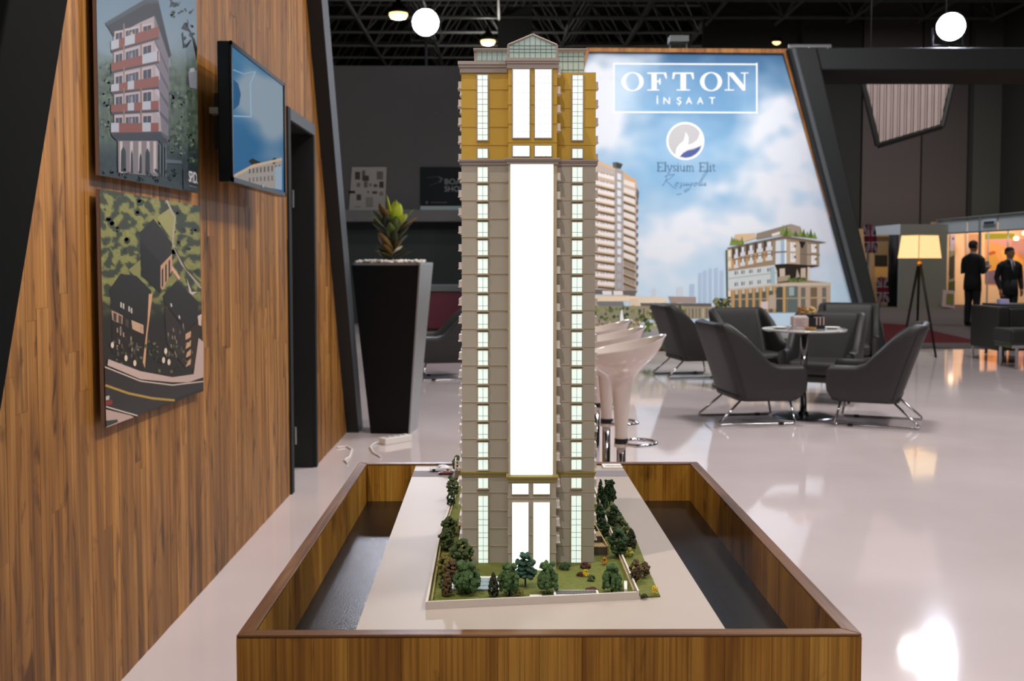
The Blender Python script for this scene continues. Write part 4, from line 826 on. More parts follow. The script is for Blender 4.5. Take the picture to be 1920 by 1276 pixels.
for i in range(n):
    a = lerp(x0, x1, (i + .12) / n); b = lerp(x0, x1, (i + .8) / n); sl.box(a, b, YH - .02 * (i % 3 == 0), YH + .05, inter((a + b) / 2), hl[0].z)
M['slat'] = mat('pale_louvre_slat', (206, 186, 182), .6, var=.12, vscale=2)
sl.build('slats', M['slat'], lv, kind='stuff')
MB().prism([hl[0], hl[1], hl[2], hl[3]], (0, .02, 0)).build('backing', mat('louvre_backing', (120, 106, 104), .7), lv).location = (0, .06, 0)
for (a, b) in ((hl[3], hl[2]), (hl[2], hl[1]), (hl[0], hl[3])): MB().tube([a, b], .055, 6).build('edge_bar', M['black'], lv)
MB().tube([(hl[0].x + .2, YH, hl[0].z), (hl[0].x + .2, YH, 11.2)], .012, 5).build('cable', M['black'], lv); MB().tube([(hl[1].x - .2, YH, hl[0].z), (hl[1].x - .2, YH, 11.2)], .012, 5).build('cable', M['black'], lv)
M['gcarpet'] = mat('grey_carpet', (80, 73, 71), .95, var=.12, vscale=30, spec=.1); M['rcarpet'] = mat('dark_red_carpet', (72, 12, 20), .95, var=.12, vscale=30, spec=.1)
MB().box(5.6, 15.9, 15.75, 33.4, 0, .012).build('carpet', M['gcarpet'], label='grey carpet laid behind the dark portal under the booths', cat='carpet')
rp = [AZ(*p, .012) for p in ((1655, 606), (1700, 609), (1822, 637), (1826, 642), (1660, 642))]
MB().prism(rp, (0, 0, .006)).build('carpet', M['rcarpet'], label='dark red carpet piece laid on the grey carpet behind the floor lamp', cat='carpet')
M['booth_alu'] = mat('booth_aluminium', (150, 156, 160), .4, .6, var=.05); M['fascia'] = mat('pale_blue_grey_fascia', (206, 220, 232), .5, var=.03)
M['booth_wall'] = mat('cream_booth_wall', (226, 186, 146), .7, var=.04, vscale=2)
bt = empty('exhibition_booth', (10.9, 27.5, .012), 'warmly lit exhibition booth with a pale fascia behind the two men', 'booth')
F0, F1 = AY(1757, 425, 30.0), AY(1990, 425, 23.3)
def fp(t_, z): return Vector((lerp(F0.x, F1.x, t_), lerp(F0.y, F1.y, t_), z))
nf = 5; cuts = [0, .29, .405, .55, .78, 1.0]
for i in range(nf):
    a, b = cuts[i] + .004, cuts[i + 1] - .004; MB().prism([fp(a, 2.1), fp(b, 2.1), fp(b, 2.47), fp(a, 2.47)], (.04, .06, 0)).build('fascia_panel', M['fascia'], bt)
for t_ in (0, .405, .78): p = fp(t_, 0); MB().tube([(p.x, p.y, .012), (p.x, p.y, 2.5)], .035, 8).build('post', M['booth_alu'], bt)
for z in (2.09, 2.48): MB().tube([fp(0, z), fp(1, z)], .025, 6).build('rail', M['booth_alu'], bt)
nb = MB(); p = [fp(.43, 2.25), fp(.53, 2.25), fp(.53, 2.36), fp(.43, 2.36)]
nb.prism(p, (-.02, -.03, 0)); nb.build('name_plate', M['fascia'], bt)
nb = MB()
for i in range(4): nb.prism([fp(.44 + .021 * i, 2.27), fp(.457 + .021 * i, 2.27), fp(.457 + .021 * i, 2.34), fp(.44 + .021 * i, 2.34)], (-.025, -.04, 0))
nb.build('name_lettering', M['black'], bt)
YW = 31.0
atq = lambda px, py, off=0: AY(px, py, YW - off)
w0, w1 = atq(1752, 500).x, atq(2000, 500).x
MB().box(w0, w1, YW, YW + .1, .012, 2.47).build('rear_wall', M['booth_wall'], bt)
for px in (1812, 1851, 1888): x = atq(px, 500).x; MB().box(x - .02, x + .02, YW - .03, YW, .012, 2.47).build('wall_upright', M['booth_alu'], bt)
MB().box(w0 - .1, w0, 30.0, YW + .1, .012, 2.47).build('side_wall', M['booth_wall'], bt)
ink = Ink(atq, (0, -1, 0), .01)
k1 = lambda x, y: (1740 + x / 4.117, 390 + y / 4.117)
PK = lambda pts, c: ink.poly([k1(*p) for p in pts], c)
PK([(118, 205), (210, 205), (208, 650), (118, 640)], (120, 116, 96)); PK([(120, 205), (170, 205), (170, 295), (122, 295)], (34, 38, 78)); PK([(172, 205), (212, 205), (210, 330), (172, 330)], (170, 156, 172)); PK([(185, 225), (202, 225), (202, 245), (185, 245)], (80, 76, 120))
PK([(130, 300), (170, 330), (165, 520), (130, 500)], (70, 74, 58)); PK([(165, 380), (205, 360), (200, 540), (165, 550)], (54, 50, 48)); PK([(118, 580), (208, 560), (208, 650), (120, 650)], (64, 70, 46)); PK([(280, 200), (415, 200), (415, 420), (285, 430)], (196, 140, 104))
PK([(440, 195), (668, 195), (665, 235), (440, 240)], (140, 140, 40)); PK([(440, 240), (760, 230), (760, 600), (440, 590)], (232, 152, 94)); PK([(440, 240), (760, 230), (760, 380), (600, 300)], (206, 148, 140)); PK([(670, 175), (760, 170), (760, 235), (672, 240)], (244, 176, 140))
PK([(465, 345), (500, 330), (525, 335), (520, 370), (480, 380)], (176, 88, 40)); PK([(440, 380), (520, 350), (560, 430), (500, 480), (440, 470)], (206, 150, 70)); PK([(440, 490), (560, 470), (600, 590), (440, 585)], (120, 96, 112)); PK([(560, 330), (600, 320), (740, 400), (740, 480), (600, 440)], (240, 170, 90))
ink.mb.build('wall_graphics', M['signprint'], bt)
for (px, py) in ((1912, 439), (1896, 449), (1780, 436)): c = atq(px, py); MB().lathe([(.001, -.03), (.06, -.02), (.075, .05), (.03, .09)], (c.x, YW - .3, c.z), 12).build('spot_lamp', mat('booth_spot', (255, 230, 200), .4, emit=6, ecol=(255, 214, 170)), bt)
lamp('booth_light', 'AREA', (atq(1850, 450).x, 29.0, 2.4), (atq(1850, 450).x, 30.9, 1.0), 60, (1, .74, .5), 1.5)
# leaflet stand in the booth
ls = MB(); c = k1(0, 0); p = [AY(*k1(*q), 28.5) for q in ((108, 790), (205, 805), (205, 668), (118, 660))]
ls = empty('leaflet_stand', (p[0].x, 28.5, .012), 'white sloping leaflet board standing on the carpet in the lit booth', 'stand')
zz = .012 - min(q.z for q in p); p = [q + Vector((0, 0, zz)) for q in p]
MB().prism(p, (0, .05, 0)).build('board', mat('leaflet_white', (206, 180, 176), .6), ls)
cn = sum(p, Vector()) / 4; MB().prism([cn + (q - cn) * .6 + Vector((0.03, -.01, 0)) for q in p], (0, .008, 0)).build('leaflet', mat('leaflet_green', (128, 126, 66), .6), ls)
MB().prism([p[0] + Vector((.05, .05, 0)), p[1] + Vector((-.05, .05, 0)), p[1] + Vector((-.05, .4, 0)), p[0] + Vector((.05, .4, 0))], (0, 0, .03)).build('foot', M['booth_alu'], ls)
# partition between the booths
q = [AY(1689, 420, 29.2), AY(1757, 416, 29.2)]
MB().box(q[0].x, q[1].x + .3, 29.2, 29.5, .012, q[0].z).build('booth_partition', mat('green_grey_partition', (112, 112, 102), .7, var=.05, vscale=2), label='plain green grey partition standing behind the floor lamp', cat='partition')
# left booth
lb = empty('exhibition_booth', (8.9, 30, .012), 'narrow dim booth with a pale fascia between the portal post and the partition', 'booth')
g0, g1 = AY(1630, 440, 29.6), AY(1688, 434, 29.0)
MB().prism([Vector((g0.x, g0.y, 2.05)), Vector((g1.x, g1.y, 2.05)), Vector((g1.x, g1.y, 2.34)), Vector((g0.x, g0.y, 2.28))], (.02, .06, 0)).build('fascia_panel', M['fascia'], lb)
for g in (g0, g1): MB().tube([(g.x, g.y + .05, .012), (g.x, g.y + .05, 2.34)], .035, 8).build('post', M['booth_alu'], lb)
MB().box(AY(1600, 500, 32).x, AY(1672, 500, 32).x, 32, 32.1, .012, 2.3).build('rear_wall', mat('tan_booth_wall', (140, 112, 78), .7), lb)
ink = Ink(lambda x, y, off=0: AY(x, y, 32 - off), (0, -1, 0), .01); ink.rect(1638, 446, 1666, 478, (112, 92, 66)); ink.rect(1640, 478, 1664, 499, (36, 32, 24)); ink.rect(1640, 500, 1664, 530, (176, 132, 76)); ink.rect(1640, 443, 1666, 452, (70, 56, 42)); ink.mb.build('wall_graphics', M['signprint'], lb)
lamp('booth_light', 'AREA', (AY(1650, 450, 31).x, 30.6, 2.25), (AY(1650, 450, 31).x, 31.9, 1.0), 8, (1, .8, .6), .6)
cu = MB(); ca, cb_ = AY(1666, 500, 29.4).x, AY(1690, 500, 29.4).x; n = 22
cu.grid(lambda i, j: (lerp(ca, cb_, i / (n - 1)), 29.4 + .05 * math.sin(i * 1.9), (.03, 2.05)[j]), n, 2); o = cu.build('curtain', mat('black_curtain_cloth', (16, 16, 18), .8), label='black curtain hanging at the right side of the narrow booth', cat='curtain', smooth=True)
o.modifiers.new('t', 'SOLIDIFY').thickness = .01
# union flags
M['flagprint'] = print_mat('flag_ink', 0, .7)
def flag(px0, py0, px1, py1, Y, label, skew):
    p = lambda u, v: AY(lerp(px0, px1, u) + skew * v, lerp(py0, py1, v), Y) + Vector((0, .05 * math.sin(u * 9 + v * 3), 0)); m_ = MB(); n = 20
    for i in range(n):
        for j in range(n):
            u, v = (i + .5) / n, (j + .5) / n; a, b = abs(u - .5), abs(v - .5); c = (24, 22, 44)
            if abs(a - b) < .13: c = (128, 116, 124)
            if abs(a - b) < .04: c = (84, 20, 30)
            if a < .17 or b < .17: c = (134, 120, 126)
            if a < .1 or b < .1: c = (88, 16, 28)
            m_.poly([p(i / n, j / n), p((i + 1) / n, j / n), p((i + 1) / n, (j + 1) / n), p(i / n, (j + 1) / n)], srgb(c))
    a = p(0, 0); r_ = empty('flag', (a.x, Y, .012), label, 'flag'); o = m_.build('cloth', M['flagprint'], r_); o.modifiers.new('t', 'SOLIDIFY').thickness = .004
    x_ = p(.5, 0).x; MB().tube([(x_, Y + .12, .012), (x_, Y + .12, a.z + .03)], .012, 6).build('pole', M['black'], r_); MB().tube([(x_, Y + .12, a.z + .02), (x_, Y - .02, a.z + .01)], .008, 5).build('hook', M['black'], r_)
flag(1619, 421, 1641, 474, 28.9, 'upper red white and blue cross flag hanging beside the slanted portal post', 4)
flag(1644, 520, 1664, 566, 28.9, 'lower red white and blue cross flag hanging in the narrow booth', 2)
# ------------------------------------------------------------------ lounge chairs
M['leather'] = mat('charcoal_leather', (43, 40, 40), .55, var=.1, vscale=30, spec=.5)
def make_chair():
    t = empty('lounge_chair', (0, 0, 0))
    w_, fy, by, rc = .35, -.31, .27, .11
    path = [(w_, fy), (w_, fy + .03), (w_, fy + .07), (w_, fy + .1), (w_, -.15), (w_, -.08), (w_, -.02), (w_, .04), (w_, .1), (w_, by - rc)]
    path += [(w_ - rc + rc * math.cos(a), by - rc + rc * math.sin(a)) for a in [PI / 2 * k / 6 for k in range(1, 7)]]
    path += [(x, by) for x in (.08, 0)]
    path = path + [(-x, y) for (x, y) in path[-2::-1]]; n = len(path)
    nrm = []
    for i in range(n):
        a, b = path[max(0, i - 1)], path[min(n - 1, i + 1)]; dx, dy = b[0] - a[0], b[1] - a[1]; l = math.hypot(dx, dy); nrm.append((dy / l, -dx / l))
    nrm = [(x if (x * p[0] + y * (p[1] + .1)) > 0 else -x, y if (x * p[0] + y * (p[1] + .1)) > 0 else -y) for (x, y), p in zip(nrm, path)]
    def top(p): return .50 + .035 * (1 - sstep(-.36, -.1, p[1])) * 0 + .345 * sstep(-.06, .2, p[1])
    def lean(p, z): return sstep(-.1, .25, p[1]) * .36 * max(0, z - .24) ** 1.15
    zs = [0, .04, .12, .3, .5, .7, .86, .95, 1.0]
    def pt(i, s, inner):
        p = path[i]; zt = top(p); z = .2 + (zt - .2) * s; th = .075
        off = -.05 * (1 - min(1, (z - .2) / .12)) ** 2
        if s > .9: off += -.02 * ((s - .9) / .1) ** 2
        if inner: off = -th + (.02 * ((s - .9) / .1) ** 2 if s > .9 else 0)
        x, y = p[0] + nrm[i][0] * off, p[1] + nrm[i][1] * off + lean(p, z)
        fr = max(0, 1 - (p[1] - fy) / .1) if p[1] < fy + .1 else 0
        if fr and z < .33: y += fr * .13 * (1 - math.sqrt(max(0, 1 - ((.33 - z) / .13) ** 2)))
        if fr and z > zt - .05: y += fr * .03 * ((z - zt + .05) / .05) ** 2
        return (x, y, z - (.012 if s == 1.0 else 0) + (.012 if s == 1.0 and inner else 0))
    mb = MB(); ring = [(s, False) for s in zs] + [(s, True) for s in zs[::-1]]; k = len(ring)
    mb.grid(lambda i, j: pt(i, *ring[j]), n, k); 
    for i in range(n - 1): mb.f.append((i * k + k - 1, (i + 1) * k + k - 1, (i + 1) * k, i * k)); mb.c.append(None); mb.m.append(0)
    m2 = len(zs)
    for i, fl in ((0, 0), (n - 1, 1)):
        for j in range(m2 - 1):
            f = (i * k + j, i * k + j + 1, i * k + k - 2 - j, i * k + k - 1 - j); mb.f.append(f if fl else f[::-1]); mb.c.append(None); mb.m.append(0)
    mb.build('shell', M['leather'], t, smooth=True)
    iL = 8
    for i in (11, n - 12): MB().tube([Vector(pt(i, s, False)) for s in zs[1:]], .006, 5).build('seam', M['leather'], t, smooth=True)
    MB().box(-.275, .275, -.28, .26, .2, .27).build('seat_base', M['leather'], t, bevel=.03, bseg=3)
    MB().box(-.272, .272, -.30, .27, .27, .40).build('seat_cushion', M['leather'], t, bevel=.045, bseg=4, smooth=False)
    for sgn in (1, -1):
        r = .0095; p = [(.22 * sgn, .20, .21), (.27 * sgn, .40, .03), (.272 * sgn, .405, .014), (.272 * sgn, .39, r), (.272 * sgn, -.22, r), (.272 * sgn, -.242, .02), (.25 * sgn, -.2, .21)]
        MB().tube(p, r, 7).build('leg', M['chrome'], t, smooth=True)
    for sgn in (1, -1): MB().box(.272 * sgn - .013, .272 * sgn + .013, -.14, -.1, .001, .022).build('glide', M['black'], t)
    return t
ch0 = make_chair()
SPOTS = [  # x, y, heading (0 = front towards the camera), label
    (2.13, 8.75, 97 , 'grey lounge chair at the left of the round table, its back to the bar stools'),
    (3.05, 8.62, -114, 'grey lounge chair at the right of the round table, in front of the floor lamp'),
    (3.06, 9.95, -28, 'grey lounge chair behind the round table, its open seat turned to the camera'),
    (2.62, 10.75, 20, 'dark lounge chair standing between the round table and the banner'),
    (2.22, 12.1, 100, 'grey lounge chair farthest left of the seating group, close before the banner'),
    (3.98, 12.0, -20, 'lounge chair barely showing behind the others at the foot of the portal post'),
    (-.72, 11.9, -80, 'dark lounge chair partly hidden behind the tower model, beside the planter')]
for i, (x, y, h, lbl) in enumerate(SPOTS):
    c = ch0 if i == 0 else copy_tree(ch0)
    c.location = (x, y, 0); c.rotation_euler = (0, 0, math.radians(h)); tag(c, lbl, 'chair', 'grey lounge chairs')
# ------------------------------------------------------------------ round table and what stands on it
TC = (2.59, 8.93); TZ_ = .765
t = empty('round_table', (TC[0], TC[1], 0), 'small round pedestal table with a white top and a black disc foot', 'table')
MB().lathe([(.35, TZ_ - .018), (.357, TZ_ - .012), (.357, TZ_ - .004), (.352, TZ_)], (*TC, 0), 48).build('table_top', mat('white_glass_top', (206, 204, 202), .08, var=.02, coat=.5), t)
MB().lathe([(.03, .02), (.03, TZ_ - .03)], (*TC, 0), 20).build('column', M['chrome'], t, smooth=True)
MB().lathe([(.03, TZ_ - .07), (.05, TZ_ - .05), (.15, TZ_ - .03), (.16, TZ_ - .019)], (*TC, 0), 24).build('top_plate', M['black'], t)
MB().lathe([(.26, 0), (.262, .006), (.24, .013), (.05, .02), (.035, .05)], (*TC, 0), 48).build('base', M['gloss_black'], t)
def onT(px, py=600, dy=0.0): p = AY(px, py, TC[1] + dy); return Vector((p.x, p.y, TZ_))
def cyl_item(name, prof, px, dy, m_, label, cat, n=20): c = onT(px, 600, dy); return MB().lathe(prof, c, n).build(name, m_, label=label, cat=cat, loc=c, smooth=False)
c = onT(1499, 600, -.05)
bx = empty('napkin_box', c, 'pale pink napkin box on the round table, left of the dark rack', 'box'); mb = MB(); mb.box(c.x - .065, c.x + .065, c.y - .05, c.y + .05, TZ_, TZ_ + .105); mb.build('box_body', mat('pale_pink_card', (198, 178, 176), .6, var=.04), bx, bevel=.004)
for k in range(5): MB().box(c.x - .05, c.x + .03 - .02 * (k % 2), c.y - .0515, c.y - .05, TZ_ + .025 + .014 * k, TZ_ + .030 + .014 * k).build('print_line', mat('faint_print', (150, 126, 130), .6), bx)
MB().box(c.x - .055, c.x + .055, c.y - .035, c.y + .035, TZ_ + .105, TZ_ + .113).build('napkins', M['white'], bx)
c = onT(1529, 600, -.02)
rk = empty('menu_rack', c, 'dark rack of upright striped packets on the round table, right of the pink box', 'rack')
MB().box(c.x - .07, c.x + .07, c.y - .045, c.y + .045, TZ_, TZ_ + .03).build('tray', M['black'], rk)
MB().box(c.x - .07, c.x - .012, c.y - .045, c.y - .035, TZ_ + .03, TZ_ + .095).build('front_panel', M['black'], rk)
MB().box(c.x - .07, c.x + .07, c.y + .04, c.y + .048, TZ_ + .03, TZ_ + .115).build('back_panel', M['black'], rk)
for k in range(5): MB().box(c.x - .005 + .015 * k, c.x + .004 + .015 * k, c.y - .04, c.y + .035, TZ_ + .03, TZ_ + .1).build('packet', (mat('packet_pale', (190, 170, 166), .6), mat('packet_brown', (74, 52, 46), .6))[k % 2], rk)
for (px, dy, cl_, lb_) in ((1504, .06, (150, 104, 48), 'brown dried flower head standing in a little vase behind the pink box'), (1522, .08, (206, 176, 120), 'pale yellow dried flower head in a little vase behind the dark rack')):
    c = onT(px, 600, dy); v = empty('dried_flower', c, lb_, 'flower')
    MB().lathe([(.018, 0), (.022, .03), (.012, .07), (.013, .085)], c, 12).build('vase', M['white'], v, smooth=True); MB().tube([c + Vector((0, 0, .06)), c + Vector((.006, 0, .13))], .003, 5).build('stem', M['stem'], v)
    h = MB()
    for k in range(16): h.blob(c + Vector((rnd.uniform(-.03, .03), rnd.uniform(-.03, .03), .15 + rnd.uniform(-.018, .025))), .016)
    h.build('flower_head', mat('dried_flower_%d' % px, cl_, .9, var=.3), v)
cyl_item('ashtray', [(.03, 0), (.045, .004), (.05, .022), (.044, .022), (.04, .008), (.001, .007)], 1520, -.16, mat('amber_glass', (176, 130, 66), .15, var=.2), 'small amber glass dish at the front of the round table', 'dish')
cyl_item('saucer', [(.03, 0), (.06, .008), (.07, .014), (.03, .008), (.001, .007)], 1462, .02, M['white'], 'white saucer near the left edge of the round table', 'saucer')
cyl_item('saucer', [(.03, 0), (.06, .008), (.07, .014), (.03, .008), (.001, .007)], 1560, .0, M['white'], 'white saucer near the right edge of the round table', 'saucer')
c = onT(1482, 600, -.14); MB().tube([c + Vector((-.03, 0, .005)), c + Vector((0, .0, .03)), c + Vector((.05, 0, .006))], .006, 6).build('teaspoon', M['chrome'], label='bright chrome teaspoon leaning at the front left of the pink box', cat='spoon', smooth=True)
# ------------------------------------------------------------------ bar stools
def make_stool():
    t = empty('bar_stool', (0, 0, 0)); n = 40
    prof = [(0, .53, .029), (0, .58, .03), (0, .66, .036), (0, .74, .043), (0, .79, .052), (.1, .83, .072), (.3, .865, .108), (.55, .90, .148), (.8, .945, .176), (1, .985, .19)]
    def outer(i, j):
        a = 2 * PI * i / n; k, z, r = prof[j]; ca = math.cos(a); tilt = k * (.035 * ca - .03); rr = r * (1 + k * .06 * ca); return (rr * math.cos(a) * (1 + .02 * k), rr * math.sin(a), z + tilt + k * .025 * max(0, ca) ** 2)
    inn = [(1.0, 0.0), (.97, .003), (.93, -.004), (.8, -.03), (.6, -.058), (.35, -.075), (.12, -.08), (.01, -.08)]
    def inner(i, j):
        x, y, z = outer(i, 9); s, dz = inn[j]; zc = .955; return (x * s, y * s, lerp(zc, z, s ** 2.2) + dz * 1.0)
    mb = MB(); mb.grid(outer, n, len(prof), True); mb.build('seat_shell', M['white_gloss'], t, smooth=True)
    mb = MB(); mb.grid(inner, n, len(inn), True); mb.build('seat_bowl', M['white_gloss'], t, smooth=True)
    MB().lathe([(.031, .505), (.031, .53)], (0, 0, 0), 20).build('collar', M['black'], t); MB().lathe([(.033, .49), (.033, .505)], (0, 0, 0), 20).build('collar', M['white_gloss'], t)
    MB().lathe([(.021, .02), (.021, .49)], (0, 0, 0), 20).build('column', M['chrome'], t, smooth=True)
    MB().tube([(.088 + .075 * math.cos(2 * PI * k / 28), .085 * math.sin(2 * PI * k / 28), .508) for k in range(28)], .009, 7, closed=True).build('footrest', M['chrome'], t, smooth=True)
    MB().lathe([(.2, 0), (.205, .006), (.19, .014), (.04, .028), (.03, .05)], (0, 0, 0), 40).build('base', M['chrome'], t, smooth=True)
    return t
s0 = make_stool()
for i, (x, y, lb_) in enumerate(((.545, 4.8, 'white glossy bar stool nearest the camera in the row of three'), (.535, 5.4, 'white glossy bar stool in the middle of the row of three'), (.535, 6.0, 'white glossy bar stool farthest from the camera in the row of three'))):
    c = s0 if i == 0 else copy_tree(s0); c.location = (x, y, 0); tag(c, lb_, 'bar stool', 'white bar stools behind the tower')
# ------------------------------------------------------------------ tripod floor lamp
LY = 14.6; lc = AY(1724, 486, LY); base = Vector((lc.x, LY, 0))
t = empty('floor_lamp', base, 'tripod floor lamp with dark legs and a glowing cream square shade', 'lamp')
sh = MB(); rz = math.radians(21)
def sqr(h, z): return [Vector((lc.x + h * 1.414 * math.cos(rz + PI / 4 + PI / 2 * k + PI), LY + h * 1.414 * math.sin(rz + PI / 4 + PI / 2 * k + PI), z)) for k in range(4)]
z0, z1 = 1.372, 1.70; a, b = sqr(.205, z0), sqr(.173, z1); m_ = MB(); m_.add(a + b, [(k, (k + 1) % 4, 4 + (k + 1) % 4, 4 + k) for k in range(4)])
lm = mat('lit_cream_shade', (214, 186, 130), .8, emit=.72, ecol=(255, 214, 150))
o = m_.build('lamp_shade', lm, t); o.modifiers.new('t', 'SOLIDIFY').thickness = .004
e = MB()
for k in range(4): e.tube([a[k], b[k]], .005, 5); e.tube([a[k], a[(k + 1) % 4]], .006, 5); e.tube([b[k], b[(k + 1) % 4]], .006, 5)
e.build('shade_piping', mat('ochre_piping', (150, 112, 48), .6), t)
MB().lathe([(.03, 1.27), (.035, 1.3), (.02, 1.33), (.02, 1.42)], (lc.x, LY, 0), 14).build('socket', mat('brass', (190, 140, 70), .25, .9), t)
MB().blob((lc.x, LY, 1.5), .05, jit=0).build('bulb', mat('warm_bulb', (255, 230, 190), .4, emit=2, ecol=(255, 214, 160)), t, smooth=True)
cr = MB(); [cr.tube([Vector((lc.x, LY, 1.44)), (a[k] + b[k]) / 2], .004, 4) for k in range(4)]; cr.build('shade_spider', M['black'], t)
M['dark_legs'] = mat('dark_wood_legs', (18, 14, 13), .6, var=.2, spec=.2)
for foot in (AZ(1755, 670, 0), AZ(1691, 660, 0), AZ(1719, 640, 0)): MB().tube([foot + Vector((0, 0, .0)), base + (foot - base) * .06 + Vector((0, 0, 1.29))], [.016, .02], 8).build('leg', M['dark_legs'], t, smooth=True)
l = bpy.data.lights.new('lamp_bulb_light', 'POINT'); l.energy = 8; l.color = (1, .75, .45); l.shadow_soft_size = .05; o = bpy.data.objects.new('lamp_bulb_light', l); COL.objects.link(o); o.location = (lc.x, LY, 1.5)
# ------------------------------------------------------------------ black cube armchair and stool at the right edge
M['bleather'] = mat('black_leather', (22, 20, 20), .5, var=.15, vscale=30)
x0, y0 = 6.42, 13.45
t = empty('cube_armchair', (x0 + .4, y0 + .38, 0), 'black leather cube armchair on short chrome legs at the right edge', 'armchair')
MB().box(x0, x0 + .16, y0, y0 + .8, .17, .74).build('backrest', M['bleather'], t, bevel=.02)
MB().box(x0 + .16, x0 + .82, y0, y0 + .15, .17, .72).build('armrest', M['bleather'], t, bevel=.02); MB().box(x0 + .16, x0 + .82, y0 + .65, y0 + .8, .17, .72).build('armrest', M['bleather'], t, bevel=.02)
MB().box(x0 + .16, x0 + .84, y0 + .15, y0 + .65, .17, .3).build('seat_base', M['bleather'], t); MB().box(x0 + .16, x0 + .85, y0 + .152, y0 + .648, .3, .44).build('seat_cushion', M['bleather'], t, bevel=.03)
for (dx, dy) in ((.03, .03), (.03, .77), (.79, .03), (.79, .77)): MB().tube([(x0 + dx, y0 + dy, 0), (x0 + dx, y0 + dy, .18)], .018, 8).build('leg', M['chrome'], t)
x1, y1 = 6.31, 12.75
t = empty('footstool', (x1 + .25, y1 + .25, 0), 'low black leather stool on chrome legs in front of the cube armchair', 'stool')
MB().box(x1 - .05, x1 + .5, y1, y1 + .5, .3, .5).build('cushion', M['bleather'], t, bevel=.03); MB().box(x1 - .03, x1 + .48, y1 + .02, y1 + .48, .26, .3).build('frame', M['chrome'], t)
for (dx, dy) in ((.04, .04), (.04, .46), (.44, .04), (.44, .46)): MB().tube([(x1 + dx, y1 + dy, 0), (x1 + dx, y1 + dy, .27)], .02, 8).build('leg', M['chrome'], t)
c = Vector((6.9, 14.36, 0))
st_ = empty('side_table', (7.3, 14.75, 0), 'small dark side table just behind the black cube armchair', 'side table'); MB().box(6.95, 7.65, 14.45, 15.05, .70, .73).build('table_top', M['black'], st_)
for (a, b) in ((7.0, 14.5), (7.6, 14.5), (7.0, 15.0), (7.6, 15.0)): MB().tube([(a, b, 0), (a, b, .70)], .02, 6).build('leg', M['black'], st_)
p = AY(1880, 570, 14.7); bxx = MB(); bxx.box(p.x - .06, p.x + .06, 14.64, 14.76, .73, .8); bxx.build('tissue_box', mat('lilac_card', (176, 168, 214), .5), label='small lilac white box standing on top behind the black armchair', cat='box', bevel=.004)

# ------------------------------------------------------------------ two men in dark suits
M['skin'] = mat('skin', (168, 118, 92), .6, var=.05); M['suit'] = mat('dark_suit_cloth', (22, 22, 25), .8, var=.15, vscale=60); M['trouser'] = mat('dark_trouser_cloth', (20, 20, 23), .8, var=.15, vscale=60)
M['shoe'] = mat('black_shoe', (12, 12, 12), .3); M['hair'] = mat('dark_hair', (20, 16, 14), .7, var=.2, vscale=80); M['shirt'] = mat('white_shirt', (206, 204, 206), .8); M['tie'] = mat('dark_tie', (30, 28, 36), .6)
def ellip(mb, rings, n=20):
    """rings: (centre, rx, ry) stacked upwards"""
    vs = []; fs = []
    for (c, rx, ry) in rings:
        for j in range(n): a = 2 * PI * j / n; vs.append((c[0] + rx * math.cos(a), c[1] + ry * math.sin(a), c[2]))
    for i in range(len(rings) - 1):
        for j in range(n): fs.append((i * n + j, i * n + (j + 1) % n, (i + 1) * n + (j + 1) % n, (i + 1) * n + j))
    fs += [tuple(range(n - 1, -1, -1)), tuple(range((len(rings) - 1) * n, len(rings) * n))]; mb.add(vs, fs)
def hand(mb, wrist, dirv, palm_n, curl):
    d = Vector(dirv).normalized(); s = d.cross(Vector(palm_n)).normalized(); nn = s.cross(d); W = Vector(wrist); 
    mb.tube([W, W + d * .04, W + d * .085], [.026, .036, .034], 10)
    for k in range(4):
        b = W + d * .085 + s * (-.03 + .02 * k); L_ = (.062, .075, .07, .055)[k]; p1 = b + d * L_ * .5 + nn * curl * .012; p2 = p1 + (d * (1 - curl * .6) + nn * curl * .8).normalized() * L_ * .5
        mb.tube([b - d * .02, b, p1, p2], [.0115, .0115, .011, .009], 8)
    tb = W + d * .03 + s * -.03; mb.tube([tb, tb + (d * .6 - s * .6 + nn * .3).normalized() * .035, tb + (d * .9 - s * .35 + nn * .5).normalized() * .07], [.014, .013, .01], 8)
